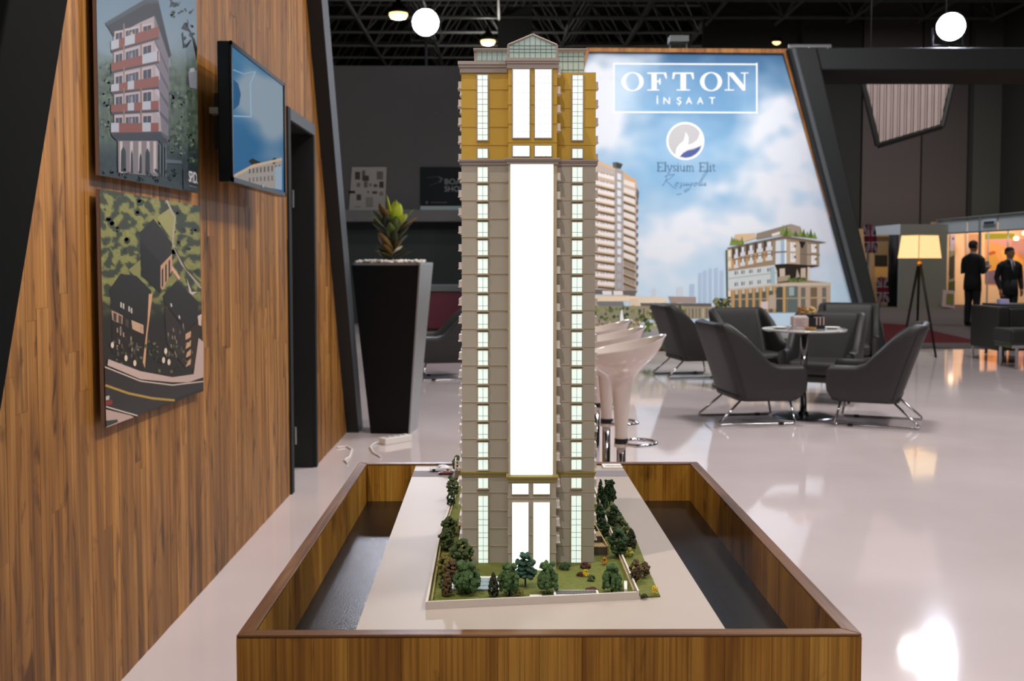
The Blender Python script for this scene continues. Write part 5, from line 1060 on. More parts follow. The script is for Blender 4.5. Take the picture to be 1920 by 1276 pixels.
def man(name, label, arms, head_turn, loc, heading, scale):
    mb = MB(); hz = 1.62
    for sg in (1, -1):   # legs and shoes
        mb.tube([(.09 * sg, .0, .93), (.10 * sg, -.005, .75), (.105 * sg, -.005, .5), (.11 * sg, .01, .3), (.115 * sg, .01, .07)], [.1, .092, .072, .066, .06], 14)
        mb.tube([(.115 * sg, .05, .045), (.12 * sg, -.04, .045), (.128 * sg, -.14, .035), (.13 * sg, -.19, .03)], [.042, .046, .042, .026], 12)
    ellip(mb, [((0, .005, .78), .19, .125), ((0, .005, .9), .185, .125), ((0, .005, 1.05), .172, .118), ((0, .0, 1.2), .188, .125), ((0, .0, 1.33), .205, .125), ((0, .01, 1.41), .2, .1), ((0, .012, 1.455), .13, .08), ((0, .012, 1.48), .07, .062)])
    mb.tube([(0, .01, 1.45), (0, .0, 1.56)], .056, 14)
    H = MB(); ellip(H, [((0, -.01, hz - .115), .03, .035), ((0, -.012, hz - .1), .05, .06), ((0, -.008, hz - .06), .064, .08), ((0, 0, hz), .074, .094), ((0, .004, hz + .04), .076, .098), ((0, .008, hz + .08), .066, .086), ((0, .01, hz + .105), .042, .056), ((0, .01, hz + .115), .015, .02)])
    H.tube([(0, -.09, hz + .012), (0, -.108, hz - .02), (0, -.098, hz - .03)], [.01, .015, .012], 8)
    H.tube([(-.02, -.085, hz - .062), (.02, -.085, hz - .062)], .011, 8)
    for sg in (1, -1): H.tube([(.073 * sg, .01, hz + .025), (.082 * sg, .014, hz + .01), (.075 * sg, .008, hz - .03)], [.012, .017, .011], 8)
    q = Matrix.Rotation(head_turn, 3, 'Z'); H.v = [q @ v for v in H.v]; mb.add(H.v, H.f)
    hands = []
    for (sh, el, wr, hd, pn, cu) in arms:
        mb.tube([(sh[0] * .4, sh[1], sh[2] + .035), (sh[0] * .75, sh[1], sh[2] + .012), (sh[0], sh[1], sh[2] - .03), tuple((Vector(sh) + Vector(el)) / 2), el, tuple((Vector(el) + Vector(wr)) / 2), wr], [.05, .062, .07, .062, .055, .05, .04], 14)
        hand(mb, wr, hd, pn, cu); hands.append(Vector(wr) + Vector(hd).normalized() * .085)
    t0 = mb.build('body', [M['skin'], M['suit'], M['trouser'], M['shoe']], loc=(0, 0, 0))
    md = t0.modifiers.new('r', 'REMESH'); md.mode = 'VOXEL'; md.voxel_size = .0085; md.use_smooth_shade = True
    sm = t0.modifiers.new('s', 'SMOOTH'); sm.iterations = 2; sm.factor = .4
    me = bpy.data.meshes.new_from_object(t0.evaluated_get(bpy.context.evaluated_depsgraph_get())); bpy.data.objects.remove(t0)
    me.materials.clear()
    for k in ('skin', 'suit', 'trouser', 'shoe'): me.materials.append(M[k])
    for p in me.polygons:
        c = p.center
        i = 0 if c.z > 1.475 or any((c - h).length < .1 for h in hands) else 3 if c.z < .085 else 2 if c.z < .8 and abs(c.x) < .24 and not any((c - h).length < .16 for h in hands) else 1
        p.material_index = i; p.use_smooth = True
    r = empty(name, (0, 0, 0), label, 'person'); b = bpy.data.objects.new('body', me); COL.objects.link(b); b.parent = r; ORG[b.name] = Vector((0, 0, 0))
    hr = MB()
    ellip(hr, [((0, .03, hz - .03), .074, .082), ((0, .022, hz + .02), .0815, .09), ((0, .012, hz + .06), .082, .1), ((0, .01, hz + .095), .066, .086), ((0, .01, hz + .12), .04, .052), ((0, .01, hz + .128), .01, .015)]); hr.v = [q @ v for v in hr.v]
    hr.build('hair', M['hair'], r, smooth=True)
    for sg in (1, -1):
        ey = MB(); ey.blob(q @ Vector((.03 * sg, -.086, hz + .012)), .009, jit=0); ey.build('eye', M['hair'], r, smooth=True)
    # jacket skirt, collar, shirt front and tie
    jk = MB(); ellip(jk, [((0, .005, .74), .2, .135), ((0, .005, .9), .195, .134), ((0, .005, 1.06), .178, .124)]); jk.build('jacket_skirt', M['suit'], r, smooth=True)
    f = MB(); f.add([(-.05, -.09, 1.47), (.05, -.09, 1.47), (.045, -.118, 1.4), (.008, -.136, 1.2), (-.008, -.136, 1.2), (-.045, -.118, 1.4)], [(0, 5, 4, 3, 2, 1)]); o = f.build('shirt_front', M['shirt'], r)
    f = MB(); f.hexa([(-.016, -.14, 1.2), (.016, -.14, 1.2), (.016, -.132, 1.2), (-.016, -.132, 1.2)], [(-.012, -.108, 1.445), (.012, -.108, 1.445), (.012, -.09, 1.445), (-.012, -.09, 1.445)]); f.build('tie', M['tie'], r)
    cl_ = MB(); cl_.lathe([(.062, 1.462), (.064, 1.5), (.06, 1.505)], (0, .006, 0), 18, False); cl_.build('shirt_collar', M['shirt'], r)
    for sg in (1, -1):
        f = MB(); f.hexa([(.006 * sg, -.138, 1.18), (.02 * sg, -.14, 1.18), (.02 * sg, -.128, 1.18), (.006 * sg, -.126, 1.18)], [(.05 * sg, -.1, 1.46), (.09 * sg, -.09, 1.44), (.09 * sg, -.07, 1.44), (.05 * sg, -.07, 1.46)]); f.build('lapel', M['suit'], r)
    r.location = loc; r.rotation_euler = (0, 0, heading); r.scale = (scale,) * 3
    return r
S = .19
pA = AZ(1822, 611, .014); pA.z = .016
mA = man('person', 'man in a dark suit standing in profile with both hands raised before him', [((.21, 0, 1.38), (.25, .02, 1.1), (.12, -.24, 1.16), (-.3, -1, .25), (0, 0, 1), .6), ((-.21, 0, 1.38), (-.26, .0, 1.1), (-.12, -.25, 1.18), (.3, -1, .3), (0, 0, 1), .6)], .15, pA, math.radians(112), .99)
lf_ = MB(); lf_.box(-.07, .07, -.36, -.352, 1.17, 1.32); o = lf_.build('leaflet', M['white'], loc=(0, 0, 0), label='pale sheet of paper held up by the standing man in profile', cat='paper'); o.location = pA + Vector((0, 0, -.012)); o.rotation_euler = (0, 0, math.radians(112))
pB = AY(1893, 500, 19.6); pB.z = .016
mB = man('person', 'man in dark suit, white shirt and tie facing the camera behind the armchair', [((.21, 0, 1.38), (.27, .03, 1.1), (.25, -.05, .86), (0, -.1, -1), (-1, 0, 0), .5), ((-.21, 0, 1.38), (-.27, .03, 1.1), (-.24, -.07, .86), (0, -.15, -1), (1, 0, 0), .5)], .35, pB, math.radians(8), .905)
# ------------------------------------------------------------------ display table: a stained pine tray on a plinth
RZ = .90; BZ = .896
c0, c1_, c2, c3 = AZ(447, 1190, RZ), AZ(1622, 1188, RZ), AZ(1305, 865, RZ), AZ(672, 866, RZ)
XL, XR = (c0.x + c3.x) / 2, (c1_.x + c2.x) / 2; YF, YK = (c0.y + c1_.y) / 2, (c2.y + c3.y) / 2
TH = .02; ZI = RZ - .085
tb = empty('display_table', ((XL + XR) / 2, (YF + YK) / 2, 0), 'stained pine display table with a raised edge carrying the tower model', 'table')
def staves(n, a0, a1, mk):
    cuts = [0]
    while cuts[-1] < 1: cuts.append(min(1, cuts[-1] + rnd.uniform(.7, 1.25) / n))
    if cuts[-1] - cuts[-2] < .3 / n: cuts.pop(-2)
    for u, v in zip(cuts[:-1], cuts[1:]): mk(lerp(a0, a1, u) + .0002, lerp(a0, a1, v) - .0002)
zb = .04
def stave(x0, x1, y0, y1): MB().box(x0, x1, y0, y1, zb, RZ - .004).build('stave', M['table_wood'], tb)
staves(13, XL, XR, lambda a, b: stave(a, b, YF, YF + TH)); staves(13, XL, XR, lambda a, b: stave(a, b, YK - TH, YK))
staves(10, YF + TH, YK - TH, lambda a, b: stave(XL, XL + TH, a, b)); staves(10, YF + TH, YK - TH, lambda a, b: stave(XR - TH, XR, a, b))
def rim(poly, m_): MB().prism(poly, (0, 0, .004)).build('rim_edge', m_, tb, bevel=.0015)
z = RZ - .004
rim([(XL, YF, z), (XR, YF, z), (XR - TH, YF + TH, z), (XL + TH, YF + TH, z)], M['rim_wood_x']); rim([(XL, YK, z), (XL + TH, YK - TH, z), (XR - TH, YK - TH, z), (XR, YK, z)], M['rim_wood_x'])
rim([(XL, YF, z), (XL + TH, YF + TH, z), (XL + TH, YK - TH, z), (XL, YK, z)], M['rim_wood_y']); rim([(XR, YF, z), (XR, YK, z), (XR - TH, YK - TH, z), (XR - TH, YF + TH, z)], M['rim_wood_y'])
MB().box(XL + .03, XR - .03, YF + .03, YK - .03, 0, zb).build('plinth', M['black'], tb)
MB().box(XL + TH, XR - TH, YF + TH, YK - TH, ZI - .02, ZI).build('tray_floor', mat('black_textured_laminate', (8, 8, 10), .27, var=.3, vscale=500, bump=.1, spec=.55), tb)
# model base board
p0, p1, p2, p3 = AZ(666, 1183, BZ), AZ(1363, 1183, BZ), AZ(1165, 872, BZ), AZ(780, 872, BZ)
y0 = YF + TH + .001; y1 = YK - TH - .002
def edge(pa, pb, y): t_ = (y - pa.y) / (pb.y - pa.y); return pa.x + (pb.x - pa.x) * t_
q0, q1, q2, q3 = (edge(p0, p3, y0), y0), (edge(p1, p2, y0), y0), (edge(p1, p2, y1), y1), (edge(p0, p3, y1), y1)
M['board'] = mat('pale_model_board', (172, 159, 149), .42, var=.02, vscale=30, spec=.25)
bd = empty('model_base_board', (0.05, 1.8, ZI), 'pale board under the tower model with a dark road strip at its back', 'model base')
MB().prism([(*q, BZ - .006) for q in (q0, q1, q2, q3)], (0, 0, .006)).build('board', M['board'], bd)
xi0, xi1 = max(q0[0], q3[0]) + .03, min(q1[0], q2[0]) - .03
for yy in (y0 + .15, (y0 + y1) / 2, y1 - .2): MB().box(xi0, xi1, yy, yy + .02, ZI, BZ - .006).build('support_rib', M['black'], bd)
ya, yb = AZ(900, 893, BZ).y, AZ(900, 882.5, BZ).y
M['asphalt'] = mat('model_asphalt', (122, 116, 122), .7, var=.06, vscale=80)
MB().prism([(edge(p0, p3, ya), ya, BZ), (edge(p1, p2, ya), ya, BZ), (edge(p1, p2, yb), yb, BZ), (edge(p0, p3, yb), yb, BZ)], (0, 0, .0006)).build('road', M['asphalt'], bd, label='grey road strip')
yc = AZ(1140, 879, BZ).y
MB().prism([(.22, yc, BZ), (edge(p1, p2, yc) - .002, yc, BZ), (edge(p1, p2, y1) - .002, y1, BZ), (.22, y1, BZ)], (0, 0, .004)).build('kerb', M['white'], bd)
kw = MB()
for i in range(14): a = .226 + .0032 * i; kw.box(a, a + rnd.uniform(.001, .0026), yc + .012, yc + .02, BZ + .004, BZ + .0043)
kw.build('plate_lettering', M['black'], bd)

# ------------------------------------------------------------------ the tower model
YW_, YB_ = 1.56, 1.522
TD = .20
k_of = lambda Y: Y / FPX
def W(px, py, Y=YW_): p = AY(px, py, Y); return p.x, p.z
def Zw(py, Y=YW_): return AY(990, py, Y).z
def Xw(px, py=600, Y=YW_): return AY(px, py, Y).x
M['gold'] = mat('ochre_model_facade', (196, 156, 56), .55, var=.05, vscale=60); M['taupe'] = mat('taupe_model_facade', (178, 167, 150), .6, var=.04, vscale=60)
M['moulding'] = mat('grey_model_moulding', (164, 150, 140), .55, var=.04); M['string'] = mat('model_string_course', (184, 168, 138), .55, var=.04); M['gold_band'] = mat('pale_gold_band', (158, 140, 82), .55, var=.05)
M['pane'] = mat('lit_window_film', (205, 222, 210), .35, emit=.72, ecol=(232, 246, 236)); M['pane_hot'] = mat('bright_window_film', (240, 248, 242), .35, emit=1.6, ecol=(240, 255, 246)); M['pane_roof'] = mat('grey_green_roof_glazing', (170, 186, 178), .25, var=.05, emit=.12, ecol=(200, 226, 214))
M['mull'] = mat('thin_dark_mullion', (96, 104, 98), .5); M['balc'] = mat('white_model_balcony', (226, 214, 206), .45, var=.03)
cx = Xw(991); tw_ = empty('model_tower', (cx, YW_ + TD / 2, BZ), 'tall lit tower model with ochre top floors and a long glowing white window', 'model tower')
xl, xr_ = Xw(866), Xw(1115.5); bxl, bxr = Xw(953, 600, YB_), Xw(1043.5, 600, YB_)
z_top, z_g0, z_b0, z_b1 = Zw(135.5), Zw(300), Zw(893), Zw(883)
SH = -.0
def block(n_, x0, x1, y0, y1, z0, z1, m_, **kw): return MB().box(x0, x1, y0, y1, z0, z1).build(n_, m_, tw_, **kw)
yb_ = YW_ + TD
block('ground_storeys', xl, xr_, YW_, yb_, BZ, Zw(888), M['taupe']); block('middle_storeys', xl, xr_, YW_, yb_, Zw(888), Zw(304), M['taupe']); block('top_storeys', xl, xr_, YW_, yb_, Zw(304), z_top, M['gold'], label='ochre top storeys')
zbay = lambda py: Zw(py, YB_)
block('bay_ground', bxl, bxr, YB_, YW_, BZ, zbay(898), M['taupe']); block('bay_top', bxl, bxr, YB_, YW_, zbay(300), zbay(112), M['gold'], label='ochre top of the projecting bay')
# middle of the bay: two piers and a back, the long lamp window between them
block('bay_middle', bxl, bxr, YB_ + .006, YW_, zbay(898), zbay(300), M['taupe'])
# string courses around wings and bay
def course(zwg, m_, h=.0009, d=.0006, bay=True, zb_=None, y0=YW_):
    mb = MB(); mb.box(xl - d, bxl, y0 - d, y0, zwg, zwg + h); mb.box(bxr, xr_ + d, y0 - d, y0, zwg, zwg + h); mb.box(xl - d, xl, y0, yb_, zwg, zwg + h); mb.box(xr_, xr_ + d, y0, yb_, zwg, zwg + h)
    if bay: mb.box(bxl - d, bxr + d, YB_ - d, YB_, zwg, zwg + h); mb.box(bxl - d, bxl, YB_, y0, zwg, zwg + h); mb.box(bxr, bxr + d, YB_, y0, zwg, zwg + h)
    return mb.build('string_course', m_, tw_)
for py in (168, 203, 238, 272): course(Zw(py), M['gold'])
zfl = [Zw(341.5 + 34.35 * i) for i in range(16)]
for z in zfl:
    mb = MB(); d, h = .0007, .0010
    mb.box(xl - d, bxl, YW_ - d, YW_, z, z + h).box(bxr, xr_ + d, YW_ - d, YW_, z, z + h).box(xl - d, xl, YW_, yb_, z, z + h).box(xr_, xr_ + d, YW_, yb_, z, z + h).box(bxl - d, bxl, YB_ + .006, YW_, z, z + h).box(bxr, bxr + d, YB_ + .006, YW_, z, z + h)
    mb.build('string_course', M['string'], tw_)
for py in (923, 956.5, 990, 1023): course(Zw(py), M['string'])
# cornices
def cornice(x0, x1, yf, z0, z1, m_, out=.004, name='cornice', side=True):
    mb = MB(); h = z1 - z0; xs_ = out if side else 0
    for (a, b, o_) in ((0, .45, .45), (.45, .7, .75), (.7, 1, 1)): mb.box(x0 - xs_ * o_, x1 + xs_ * o_, yf - out * o_, yf + .02, z0 + h * a, z0 + h * b)
    return mb.build(name, m_, tw_)
cornice(xl, bxl, YW_, Zw(136.5), Zw(115.5), M['moulding'], .005); cornice(bxl, bxr, YB_, zbay(128), zbay(109), M['moulding'], .004)
cornice(xl, bxl, YW_, Zw(309), Zw(298.5), M['moulding'], .004); cornice(bxr, xr_, YW_, Zw(310), Zw(299.5), M['moulding'], .004); cornice(bxl, bxr, YB_, zbay(307.5), zbay(296), M['moulding'], .0045)
cornice(xl, bxl, YW_, z_b0, z_b1, M['gold_band'], .0025); cornice(bxr, xr_, YW_, z_b0, z_b1, M['gold_band'], .0025); cornice(bxl, bxr, YB_, zbay(903), zbay(892), M['gold_band'], .003)
block('side_cornice', xl - .003, xl, YW_, yb_, Zw(309), Zw(298.5), M['moulding']); block('side_cornice', xr_, xr_ + .003, YW_, yb_, Zw(310), Zw(299.5), M['moulding'])
# windows: frame with mullions, and a lit pane behind it
def window(x0, x1, z0, z1, yf, pane, vm=(), hm=(), fw=.0016, sill=.0, fm=None, mw=.00024):
    fr = MB(); d = .0016
    fr.box(x0 - fw, x0, yf - d, yf, z0 - fw, z1 + fw).box(x1, x1 + fw, yf - d, yf, z0 - fw, z1 + fw).box(x0, x1, yf - d, yf, z1, z1 + fw).box(x0, x1, yf - d, yf, z0 - fw, z0)
    if sill: fr.box(x0 - fw * 1.7, x1 + fw * 1.7, yf - d * 1.7, yf, z0 - fw - sill, z0 - fw)
    o = fr.build('window', fm or M['string'], tw_)
    MB().box(x0, x1, yf - .0011, yf + .001, z0, z1).build('pane', pane, o)
    mm = MB()
    for u in vm: x = lerp(x0, x1, u); mm.box(x - mw, x + mw, yf - .0014, yf, z0, z1)
    for v in hm: z = lerp(z0, z1, v); mm.box(x0, x1, yf - .0014, yf, z - mw, z + mw)
    if mm.v: mm.build('mullion', M['mull'], o)
xa0, xa1, xb0, xb1 = Xw(896.3), Xw(914.6), Xw(1072.3), Xw(1091)
ten = [i / 15 for i in range(1, 15)]
for (a, b) in ((xa0, xa1), (xb0, xb1)):
    window(a, b, Zw(262.5), Zw(141), YW_, M['pane'], (.5,), [.08, .18, .26, .37, .44, .55, .63, .73, .83, .93], .0018, fm=M['moulding'])
    window(a, b, Zw(296), Zw(279), YW_, M['pane'], (.5,), (), .0016, fm=M['moulding'])
    for i in range(16): window(a, b, Zw(341.0 + 34.35 * i - .5), Zw(313.5 + 34.35 * i), YW_, M['pane'], (.5,), (.3,), .001, .0016)
    window(a, b, Zw(879.5), Zw(861), YW_, M['pane'], (.5,), (), .001, .001)
    window(a, b, Zw(914), Zw(895.5), YW_, M['pane'], (.5,), (), .001, .001)
    window(a, b, Zw(1058.5), Zw(928.5), YW_, M['pane'], (.5,), [.09, .21, .28, .4, .47, .58, .66, .78, .85], .0012, .001, fm=M['gold_band'])
Xb = lambda px: Xw(px, 600, YB_)
for (a, b) in ((962, 992), (1003, 1033)):
    window(Xb(a), Xb(b), zbay(258), zbay(130.5), YB_, M['pane_hot'], (.3, .6, .82), [.09, .21, .33, .44, .55, .66, .8, .9], .0016, fm=M['moulding'], mw=.0002)
    window(Xb(a), Xb(b), zbay(292.5), zbay(273.5), YB_, M['pane_hot'], (.33, .66), (), .0014, fm=M['moulding'], mw=.0002)
for (a, b) in ((960.5, 991), (1000.5, 1031)):
    window(Xb(a), Xb(b), zbay(925.5), zbay(906), YB_, M['pane_hot'], (), (), .001); window(Xb(a), Xb(b), zbay(1076), zbay(941), YB_, M['pane_hot'], (.3, .6), (.2, .1), .001, mw=.00015)
block('bay_pier', bxl, Xb(957), YB_, YB_ + .006, zbay(898), zbay(300), M['string']); block('bay_pier', Xb(1037), bxr, YB_, YB_ + .006, zbay(898), zbay(300), M['string'])
lw = empty('x', (0, 0, 0)); bpy.data.objects.remove(lw)
lwf = MB().box(Xb(957), Xb(1037), YB_ + .0045, YB_ + .006, zbay(892), zbay(890.5)).build('long_window', M['string'], tw_)
MB().box(Xb(957), Xb(1037), YB_ + .004, YB_ + .0058, zbay(890.5), zbay(307)).build('pane', M['pane_hot'], lwf, label='long glowing white pane')
# balconies in the corner right of the bay, and along both sides of the tower
bal = MB(); bal.box(0, .0085, -.006, .006, 0, .0085).box(-.001, .0095, -.007, .007, -.0012, 0); b0_ = None
zb_list = [Zw(p) for p in (148, 183, 217, 251)] + [z - .000 for z in zfl] + [Zw(p) for p in (905, 944, 977, 1008)]
def balcony(loc):
    global b0_
    if b0_ is None:
        b0_ = MB().box(0, .0055, -.012, .012, 0, .0095).box(-.001, .0065, -.013, .013, -.0012, 0).build('balcony', M['balc'], tw_); b0_.location = loc - ORG[tw_.name]; b0_.data.transform(Matrix.Translation(ORG[tw_.name])); return
    share(b0_, 'balcony', tw_, loc - ORG[tw_.name])
for z in zb_list + [Zw(p) for p in (160, 195, 229, 263)][:0]:
    balcony(Vector((bxr + .0, YB_ + .018, z + .002)))
lv_z = [Zw(160 + 34.35 * i) for i in range(26)]
for z in lv_z:
    for yy in (YW_ + .035, YW_ + .10, YW_ + .165):
        if z < BZ + .01: continue
        balcony(Vector((xl - .0055, yy, z))); balcony(Vector((xr_, yy, z)))
# crown: set back glazed storey, caps and the gabled screen
def glazed(x0, x1, yf, z0, z1, nv, hs, name='roof_glazing', fm=M['moulding']):
    o = MB().box(x0, x1, yf, yf + .002, z0, z1).build(name, M['pane_roof'], tw_); mm = MB()
    for i in range(1, nv): x = lerp(x0, x1, i / nv); mm.box(x - .0003, x + .0003, yf - .0006, yf, z0, z1)
    for h in hs: z = lerp(z0, z1, h); mm.box(x0, x1, yf - .0006, yf, z - .0003, z + .0003)
    mm.build('mullion', M['mull'], o)
YS = YW_ + .03
sx0, sx1 = Xw(892, 600, YS), Xw(1094, 600, YS); zs0, zs1 = z_top, Zw(97, YS)
block('setback_storey', sx0, sx1, YS + .003, yb_ - .03, zs0, zs1, M['moulding'])
glazed(Xw(895, 600, YS), Xw(951, 600, YS), YS, zs0, zs1, 6, (.35, .62)); glazed(Xw(1044, 600, YS), Xw(1093, 600, YS), YS, zs0, zs1, 5, (.25, .6, .8))
block('frame_post', Xw(890, 600, YS), Xw(895, 600, YS), YS - .002, YS + .003, zs0, zs1, M['moulding'])
mb = MB(); mb.box(Xw(889, 600, YS), Xw(1097.5, 600, YS), YS - .004, yb_ - .02, zs1, Zw(94, YS)); mb.box(Xw(888.5, 600, YS), Xw(1098.5, 600, YS), YS - .005, yb_ - .018, Zw(94, YS), Zw(91.5, YS)); mb.build('roof_cap', M['moulding'], tw_)
YG = YB_ + .006; G_ = lambda px, py: Vector((Xw(px, 600, YG), YG, Zw(py, YG)))
gp = [G_(953, 109), G_(1043, 109), G_(1043, 84.5), G_(998, 65), G_(953, 84.5)]
gb = MB().prism(gp, (0, .004, 0)).build('gable_screen', M['pane_roof'], tw_, label='gabled grey green glass screen')
mm = MB()
for i in range(1, 9):
    px = 953 + 10 * i; ptop = 84.5 - (1 - abs(px - 998) / 45) * 19.5; a, b = G_(px, 109), G_(px, ptop); mm.box(a.x - .0003, a.x + .0003, YG - .0006, YG, a.z, b.z)
for py, hw in ((98, 45), (85.5, 45), (92, 45)): a, b = G_(998 - hw, py), G_(998 + hw, py); mm.box(a.x, b.x, YG - .0006, YG, a.z - .0003, a.z + .0003)
mm.build('mullion', M['mull'], gb)
ef = MB()
for a, b in ((gp[1], gp[2]), (gp[2], gp[3]), (gp[3], gp[4]), (gp[4], gp[0])): ef.tube([a, b], .0018, 6)
ef.build('gable_edge', M['moulding'], tw_)
mb = MB(); mb.prism([G_(953, 109) + Vector((0, .004, 0)), G_(1043, 109) + Vector((0, .004, 0)), G_(1043, 84.5) + Vector((0, .004, 0)), G_(998, 65) + Vector((0, .004, 0)), G_(953, 84.5) + Vector((0, .004, 0))], (0, .05, 0)); mb.build('gable_roof', M['moulding'], tw_)

# ------------------------------------------------------------------ garden around the tower
GZ = BZ + .004
M['grass'] = mat('model_grass', (96, 101, 38), .95, var=.35, vscale=160, bump=.4); M['wallw'] = mat('pale_garden_wall', (208, 196, 186), .6, var=.03)
gd = empty('model_garden', (.06, 1.66, BZ), 'model garden of flocked grass around the tower foot inside a low pale wall', 'model garden')
A, B = AZ(799, 1142, BZ), AZ(1197.5, 1123, BZ); Bo = AZ(1238, 1119, BZ); C_, D_ = AZ(1116, 925, BZ), AZ(868, 880, BZ); Co = AZ(1148, 940, BZ); C2 = AZ(1112, 890, BZ)
A2 = AZ(822, 1017, BZ); 
poly = [A, B, AZ(1197, 1121, BZ), AZ(1144, 1000, BZ), C_, C2, D_, A2]
MB().prism([A, B, AZ(1144, 1000, BZ), C_, C2, D_, A2], (0, 0, .004)).build('grass', M['grass'], gd)
MB().prism([B + Vector((.004, .004, 0)), Bo, AZ(1212, 1062, BZ), AZ(1188, 1000, BZ), Co, AZ(1130, 925, BZ), C_ + Vector((.004, 0, 0)), AZ(1148, 1000, BZ)], (0, 0, .0022)).build('grass', M['grass'], gd)
def gwall(pts, h, th=.0025, name='garden_wall', m_=None):
    for a, b in zip(pts[:-1], pts[1:]):
        d = (b - a).normalized(); s = Vector((-d.y, d.x, 0)) * th; a, b = a - s * .25, b - s * .25; MB().hexa([a, b, b + s, a + s], [p + Vector((0, 0, h)) for p in (a, b, b + s, a + s)]).build(name, m_ or M['wallw'], gd)
gwall([A, B], .0105, .003); gwall([D_, A2, A], .0095, .003); gwall([B, AZ(1144, 1000, BZ), C_], .012, .0025)
fe = MB()
for pts in ([D_ + Vector((.006, 0, .0)), A2 + Vector((.006, 0, 0)), A + Vector((.007, .006, 0))], [B + Vector((-.006, .006, 0)), AZ(1144, 1000, BZ) + Vector((-.004, 0, 0)), C_]):
    fe.tube([p + Vector((0, 0, .011)) for p in pts], .0008, 5); fe.tube([p + Vector((0, 0, .008)) for p in pts], .0006, 5)
fe.build('fence_rail', mat('ochre_rail', (176, 156, 110), .6), gd)
def rectz(px0, py0, px1, py1, z): return [AZ(px0, py1, z), AZ(px1, py1, z), AZ(px1, py0, z), AZ(px0, py0, z)]
# sunken pool with its pale surround
q = rectz(846, 1082, 937, 1107, GZ); MB().prism(q, (0, 0, .002)).build('pool_surround', M['white'], gd, label='white pool surround')
q = rectz(850, 1084, 931, 1105, GZ + .002); MB().prism(q, (0, 0, .0006)).build('pool_water', mat('pool_glass', (122, 140, 150), .1, var=.1, vscale=60), gd, label='blue grey pool glazing')
pg_ = MB()
for i in range(9): x = lerp(q[0].x, q[1].x, i / 8); pg_.box(x - .0004, x + .0004, q[0].y, q[2].y, GZ + .0026, GZ + .0031)
for v in (.33, .66): y = lerp(q[0].y, q[2].y, v); pg_.box(q[0].x, q[1].x, y - .0004, y + .0004, GZ + .0026, GZ + .0031)
pg_.build('pool_grid', mat('pool_grid_grey', (150, 160, 160), .5), gd)
gx0, gx1 = AZ(1038, 1116, GZ).x, AZ(1122, 1116, GZ).x; gwy = A.y + (B.y - A.y) * (gx0 - A.x) / (B.x - A.x) + .008
MB().box(gx0, gx1, gwy, gwy + .021, GZ, GZ + .005).build('grating_frame', M['white'], gd)
MB().box(gx0 + .003, gx1 - .003, gwy + .0025, gwy + .0185, GZ + .005, GZ + .0053).build('grating_pit', M['black'], gd); gg = MB()
for i in range(26): x = lerp(gx0 + .003, gx1 - .003, (i + .5) / 26); gg.box(x - .0005, x + .0005, gwy + .0025, gwy + .0185, GZ + .0053, GZ + .0058)
gg.build('grating_bars', mat('grating_grey', (120, 118, 114), .5), gd, kind='stuff')
q = rectz(1170, 1096, 1176, 1112, GZ); MB().prism(q, (0, 0, .006)).build('bench', M['white'], gd); q = rectz(993, 1118, 1016, 1122, GZ); MB().prism(q, (0, 0, .003)).build('step', M['white'], gd)
# timber decks stepping beside the tower
M['deck'] = mat('model_deck_timber', (166, 138, 94), .6, var=.15, vscale=90); M['deck_side'] = mat('model_deck_side', (84, 72, 60), .7)
x0 = xr_ + .0005; xe = Xw(1142, 1040)
for i, (yy, dp, h, xx) in enumerate(((1.60, .022, .012, xe), (1.625, .028, .022, xe - .006), (1.668, .03, .028, xe - .012))):
    MB().box(x0, xx, yy, yy + dp, GZ, GZ + h).build('deck_base', M['deck_side'], gd)
    dk = MB()
    for j in range(9): a = lerp(x0, xx, j / 9); dk.box(a, lerp(x0, xx, (j + .86) / 9), yy - .0008, yy + dp, GZ + h, GZ + h + .0012)
    dk.build('deck_boards', M['deck'], gd, kind='stuff')
MB().hexa([(xe + .001, 1.598, GZ), (xe + .003, 1.598, GZ), (xe - .012, 1.7, GZ), (xe - .014, 1.7, GZ)], [(xe + .001, 1.598, GZ + .014), (xe + .003, 1.598, GZ + .014), (xe - .012, 1.7, GZ + .03), (xe - .014, 1.7, GZ + .03)]).build('deck_parapet', M['deck'], gd)
x1_ = xl - .0005
for i, (yy, dp, h) in enumerate(((1.70, .03, .02), (1.74, .045, .026), (1.80, .03, .03))):
    MB().box(x1_ - .011, x1_, yy, yy + dp, GZ, GZ + h).build('deck_base', M['deck_side'], gd); MB().box(x1_ - .012, x1_, yy - .001, yy + dp, GZ + h, GZ + h + .0012).build('deck_top', M['deck'], gd)
# rear terrace with its white railing
q = rectz(853, 888, 880, 896, GZ); zz = AY(855, 879, q[0].y).z; tx0, tx1 = q[0].x, xl - .001; MB().box(tx0, tx1, q[0].y, q[2].y, GZ, GZ + .016).build('terrace', mat('terrace_brown', (112, 96, 72), .7), gd)
rl = MB()
for i in range(6): x = lerp(tx0, tx1, i / 5); rl.box(x - .0006, x + .0006, q[0].y, q[0].y + .0012, GZ + .016, GZ + .036)
for z in (.022, .029, .036): rl.box(tx0, tx1, q[0].y, q[0].y + .0014, GZ + z - .0006, GZ + z + .0006)
for i in range(4): y = lerp(q[0].y, q[2].y, i / 3); rl.box(tx0, tx0 + .0014, y - .0006, y + .0006, GZ + .016, GZ + .036)
for z in (.022, .029, .036): rl.box(tx0, tx0 + .0014, q[0].y, q[2].y, GZ + z - .0006, GZ + z + .0006)
rl.build('white_railing', M['balc'], gd)

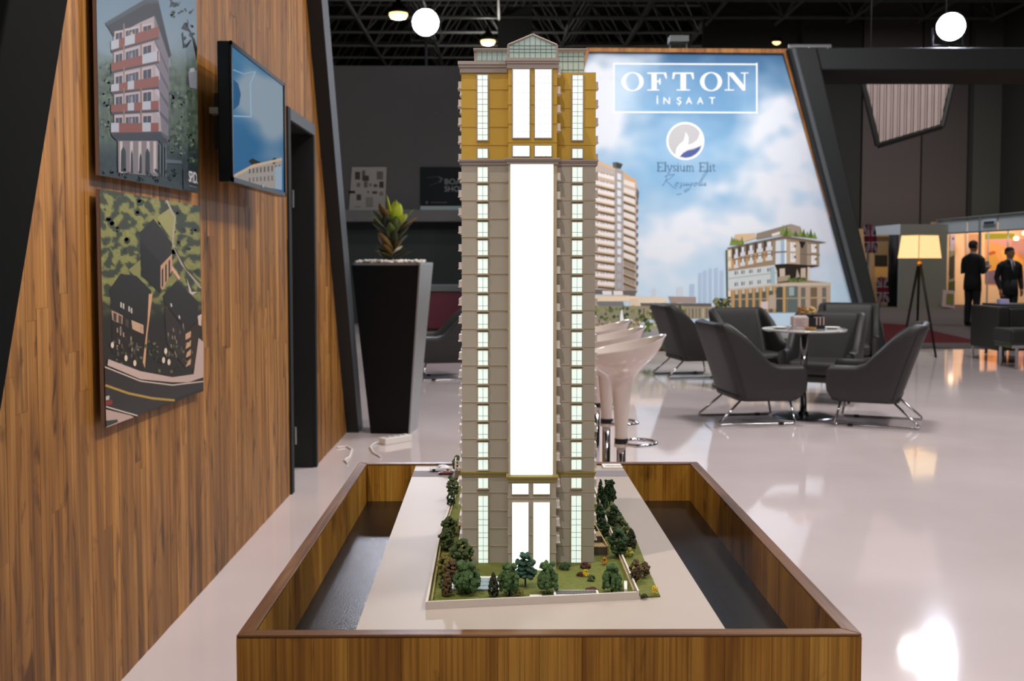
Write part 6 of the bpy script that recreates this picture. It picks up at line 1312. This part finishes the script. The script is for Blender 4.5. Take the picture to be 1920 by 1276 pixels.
# ------------------------------------------------------------------ model trees and shrubs
def fm(n_, c, v=.45): return mat(n_, c, .9, var=v, vscale=220)
F = {'weep': fm('foliage_weeping', (67, 92, 49)), 'weepd': fm('foliage_weeping_dark', (46, 68, 39)), 'pine': fm('foliage_blue_pine', (48, 79, 61)), 'dark': fm('foliage_dark', (48, 50, 31)), 'brown': fm('foliage_brown', (87, 68, 43)),
     'mid': fm('foliage_mid_green', (69, 83, 43)), 'olive': fm('foliage_olive', (110, 101, 45)), 'yellow': fm('blossom_yellow', (214, 176, 30), .2), 'orange': fm('blossom_orange', (176, 120, 40), .3), 'deep': fm('foliage_deep_green', (43, 66, 35)), 'red': fm('foliage_dark_red', (76, 36, 27)), 'lime': fm('foliage_lime', (153, 147, 63))}
M['bark'] = mat('model_bark', (60, 48, 36), .9, var=.2)
def tree(px, pyb, pw, pyt, kind, fol, label, name='model_tree', zb=GZ, cat='model tree', grp='model trees around the tower', over=()):
    b = AZ(px, pyb, zb); s = b.y / FPX; h = (pyb - pyt) * s * 1.02; r = pw * s / 2; t = empty(name, b, label, cat, grp); f = MB(); tr_ = h * .3
    if kind == 'weep':
        n = max(10, int(15))
        for i in range(n):
            a = 2 * PI * i / n + rnd.uniform(-.2, .2); rr = r * (.45 if i % 3 == 0 else .8) * rnd.uniform(.85, 1.1); top = h * rnd.uniform(.78, .97) - (rr / r) * h * .14; bot = h * rnd.uniform(.14, .34); m_ = 9
            for j in range(m_):
                v = j / (m_ - 1); w_ = rr * (.28 + .66 * math.sin(min(1, v * 2.2) * PI / 2)); f.blob(b + Vector((math.cos(a) * w_, math.sin(a) * w_, lerp(top, bot, v))) + Vector((rnd.uniform(-.1, .1), rnd.uniform(-.1, .1), 0)) * r, r * rnd.uniform(.15, .23), sz=1.25)
        for i in range(14): f.blob(b + Vector((rnd.uniform(-.5, .5) * r, rnd.uniform(-.5, .5) * r, h * rnd.uniform(.82, .95))), r * .24)
    elif kind == 'column':
        for i in range(90): v = rnd.random(); a = rnd.uniform(0, 6.3); w_ = r * math.sin(PI * (.12 + .88 * (1 - v)) ) ** .6 if v < 1 else 0; w_ = r * (1 - v ** 2.4) * (.75 + .5 * min(v, .3)); f.blob(b + Vector((math.cos(a) * w_, math.sin(a) * w_, h * (.06 + .9 * v))), r * .28, sz=1.2)
    elif kind == 'cloud':
        for (lx, lz, lr) in ((0, .92, .5), (-.45, .74, .55), (.4, .72, .55), (-.1, .56, .7), (.5, .46, .6), (-.5, .42, .62), (.1, .32, .85)):
            for i in range(20): f.blob(b + Vector((lx * r + rnd.uniform(-1, 1) * lr * r * .8, rnd.uniform(-1, 1) * lr * r * .8, h * lz + rnd.uniform(-.04, .04) * h)), r * rnd.uniform(.2, .3), sz=.8)
    elif kind == 'round':
        for i in range(110):
            d = Vector((rnd.gauss(0, 1), rnd.gauss(0, 1), rnd.gauss(0, 1))).normalized(); lay = .82 + .18 * math.sin(d.z * 7); f.blob(b + Vector((d.x * r * lay * (1 - .25 * max(0, d.z)), d.y * r * lay, h * (.54 + .42 * d.z))), r * rnd.uniform(.18, .3), sz=.85)
    elif kind == 'shrub':
        for i in range(26): d = Vector((rnd.gauss(0, 1), rnd.gauss(0, 1), abs(rnd.gauss(0, 1)))).normalized(); f.blob(b + Vector((d.x * r * .8, d.y * r * .8, h * (.15 + .75 * d.z))), r * rnd.uniform(.22, .36))
    if kind != 'shrub': MB().tube([b, b + Vector((0, 0, h * .5)), b + Vector((0, 0, h * .8))], [max(.0012, r * .09), max(.001, r * .07), .0006], 6).build('trunk', M['bark'], t)
    f.build('foliage', F[fol], t)
    for (oc, n) in over:
        g = MB()
        for i in range(n): d = Vector((rnd.gauss(0, 1), -abs(rnd.gauss(0, 1)), abs(rnd.gauss(0, .8)))).normalized(); g.blob(b + Vector((d.x * r * .9, d.y * r * .9, h * (.5 + .4 * d.z))), r * .1)
        g.build('blossom', F[oc], t)
W_G = 'weeping model trees along the front lawn'
tree(875, 1112, 54, 1052, 'weep', 'weep', 'leftmost weeping model tree on the front lawn, standing over the pool'); tree(955, 1117, 44, 1054, 'weep', 'weep', 'weeping model tree on the front lawn just left of the blue green pine')
tree(1027, 1112, 48, 1053, 'weep', 'weep', 'broad weeping model tree on the front lawn just right of the blue green pine'); tree(1147, 1110, 42, 1056, 'weep', 'weep', 'weeping model tree in the right front corner of the lawn')
tree(985, 1099, 38, 1036, 'cloud', 'pine', 'layered blue green model pine before the lit bay windows'); tree(925, 1118, 19, 1072, 'column', 'dark', 'slim dark columnar model tree in front of the pool'); tree(838, 1117, 20, 1070, 'column', 'brown', 'brown columnar model tree in the left front corner')
tree(866, 1070, 44, 1010, 'round', 'mid', 'full green model tree at the left front corner of the tower with pale blossom', over=(('lime', 7),)); tree(836, 1085, 34, 1036, 'round', 'olive', 'olive brown model tree beside the left garden wall, in front of the full green tree', over=(('lime', 6),))
tree(848, 1092, 30, 1048, 'round', 'brown', 'small brown and yellow model tree behind the brown columnar tree', over=(('olive', 8),))
tree(838, 1032, 30, 990, 'round', 'mid', 'green model tree third from the back along the left wall'); tree(842, 1004, 28, 968, 'round', 'mid', 'green model tree second from the back along the left wall'); tree(849, 932, 24, 895, 'round', 'mid', 'green model tree at the back of the left wall by the terrace')
tree(846, 952, 17, 920, 'round', 'deep', 'narrow dark green model tree just before the last one on the left wall'); tree(857, 885, 18, 853, 'round', 'mid', 'green model tree behind the terrace railing and the toy cars', zb=BZ)
tree(1126, 942, 13, 897, 'column', 'deep', 'slim dark model tree at the back right corner of the tower'); tree(1143, 945, 28, 899, 'weep', 'weepd', 'dark weeping model tree at the back of the right lawn'); tree(1133, 952, 14, 926, 'column', 'deep', 'small dark bush like model tree under the dark weeping tree')
tree(1125, 985, 22, 945, 'round', 'deep', 'dark round model tree against the right side of the tower'); tree(1131, 1012, 24, 972, 'round', 'deep', 'dark round model tree in front of another at the right side of the tower'); tree(1151, 990, 28, 946, 'round', 'deep', 'dark green model tree outside the right wall, farthest back')
tree(1163, 1018, 30, 967, 'round', 'mid', 'green model tree outside the right wall, in the middle of its row'); tree(1159, 1045, 36, 990, 'round', 'deep', 'large deep green model tree outside the right wall, nearest of its row'); tree(1183, 1030, 20, 989, 'column', 'dark', 'dark conical model tree at the outer edge of the right lawn')
tree(1192, 1092, 24, 1047, 'round', 'brown', 'brown leafed model tree on the outer right lawn near the front'); tree(1208, 1080, 22, 1053, 'round', 'brown', 'smaller brown model tree leaning out over the right lawn edge')
sg = dict(name='model_shrub', cat='model shrub', grp='model shrubs in the garden')
tree(1098, 1080, 12, 1067, 'shrub', 'yellow', 'yellow model shrub on the lawn before the right tower window', **sg); tree(1228, 1112, 13, 1096, 'shrub', 'yellow', 'yellow model shrub at the outer right corner of the lawn', **sg); tree(1109, 1088, 16, 1077, 'shrub', 'mid', 'low green model shrub in front of the yellow one', **sg)
tree(1088, 1079, 14, 1072, 'shrub', 'red', 'low dark red model shrub left of the yellow one', **sg); tree(1133, 1058, 12, 1044, 'shrub', 'orange', 'orange model shrub at the foot of the timber deck', **sg); tree(1060, 1067, 22, 1054, 'shrub', 'deep', 'dark green model shrub against the right side of the bay', **sg)
tree(1098, 1064, 20, 1055, 'shrub', 'red', 'dark brown model shrub under the tall right window', **sg); tree(1178, 1040, 20, 1027, 'shrub', 'lime', 'pale green model shrub at the foot of the large deep green tree', **sg); tree(1110, 1109, 26, 1103, 'shrub', 'red', 'flat dark red model shrub behind the white framed grating', **sg)
tree(973, 1118, 20, 1104, 'shrub', 'olive', 'olive model shrub at the front wall under the blue green pine', **sg); tree(832, 1100, 20, 1086, 'shrub', 'mid', 'green model shrub in the left front corner by the wall', **sg); tree(1208, 1120, 14, 1113, 'shrub', 'dark', 'grey dark model shrub just outside the right front wall corner', zb=BZ + .002, **sg)
tree(845, 905, 12, 890, 'shrub', 'deep', 'small dark model shrub by the left wall near the toy cars', **sg)
# ------------------------------------------------------------------ two toy cars on the road strip
def car(px, py, wpx, body, label):
    b = AZ(px, py, BZ + .0006); s = b.y / FPX; L_ = wpx * s; t = empty('model_car', b, label, 'model car', 'toy cars on the road strip'); hw = L_ * .2; u = L_ / 2
    prof = [(-u, .18), (-u * .98, .34), (-u * .9, .42), (-u * .45, .5), (-u * .18, .74), (u * .1, .8), (u * .42, .74), (u * .75, .52), (u * .97, .46), (u, .3), (u * .97, .18)]; k = L_ * .36
    P = lambda sgn, ins: [b + Vector((x, sgn * hw * (1 - (.22 if z > .55 else 0) * 1) * ins, z * k)) for x, z in prof]
    m_ = MB(); n = len(prof); a1, a2 = P(-1, 1), P(1, 1); m_.add(a1 + a2, [tuple(range(n)), tuple(range(2 * n - 1, n - 1, -1))] + [(i, n + i, n + (i + 1) % n, (i + 1) % n) for i in range(n)]); m_.build('body', body, t, bevel=L_ * .012)
    gl = MB()
    for sgn in (-1, 1):
        y = sgn * hw * .9; gl.add([b + Vector((x, sgn * hw * f_, z * k)) for x, z, f_ in ((-u * .36, .54, .98), (u * .6, .56, .96), (u * .38, .7, .84), (-u * .12, .7, .84))], [(0, 1, 2, 3)])
    gl.build('windows', M['gloss_black'], t).modifiers.new('t', 'SOLIDIFY').thickness = .0006
    for wx in (-u * .62, u * .62):
        for sgn in (-1, 1): m_ = MB(); r = L_ * .075; c = b + Vector((wx, sgn * hw * .95, r)); m_.tube([c - Vector((0, .0015, 0)), c + Vector((0, .0015, 0))], r, 14); m_.build('wheel', M['black'], t)
    for sgn in (-1, 1): MB().blob(b + Vector((-u * .95, sgn * hw * .6, k * .38)), L_ * .02, jit=0).build('headlight', M['chrome'], t)
car(827, 883, 42, mat('toy_car_white', (228, 228, 230), .2, coat=.6), 'white toy car on the grey road strip behind the red one'); car(836, 889, 28, mat('toy_car_red', (120, 24, 30), .25, coat=.5), 'dark red toy car on the grey road strip in front of the white one')
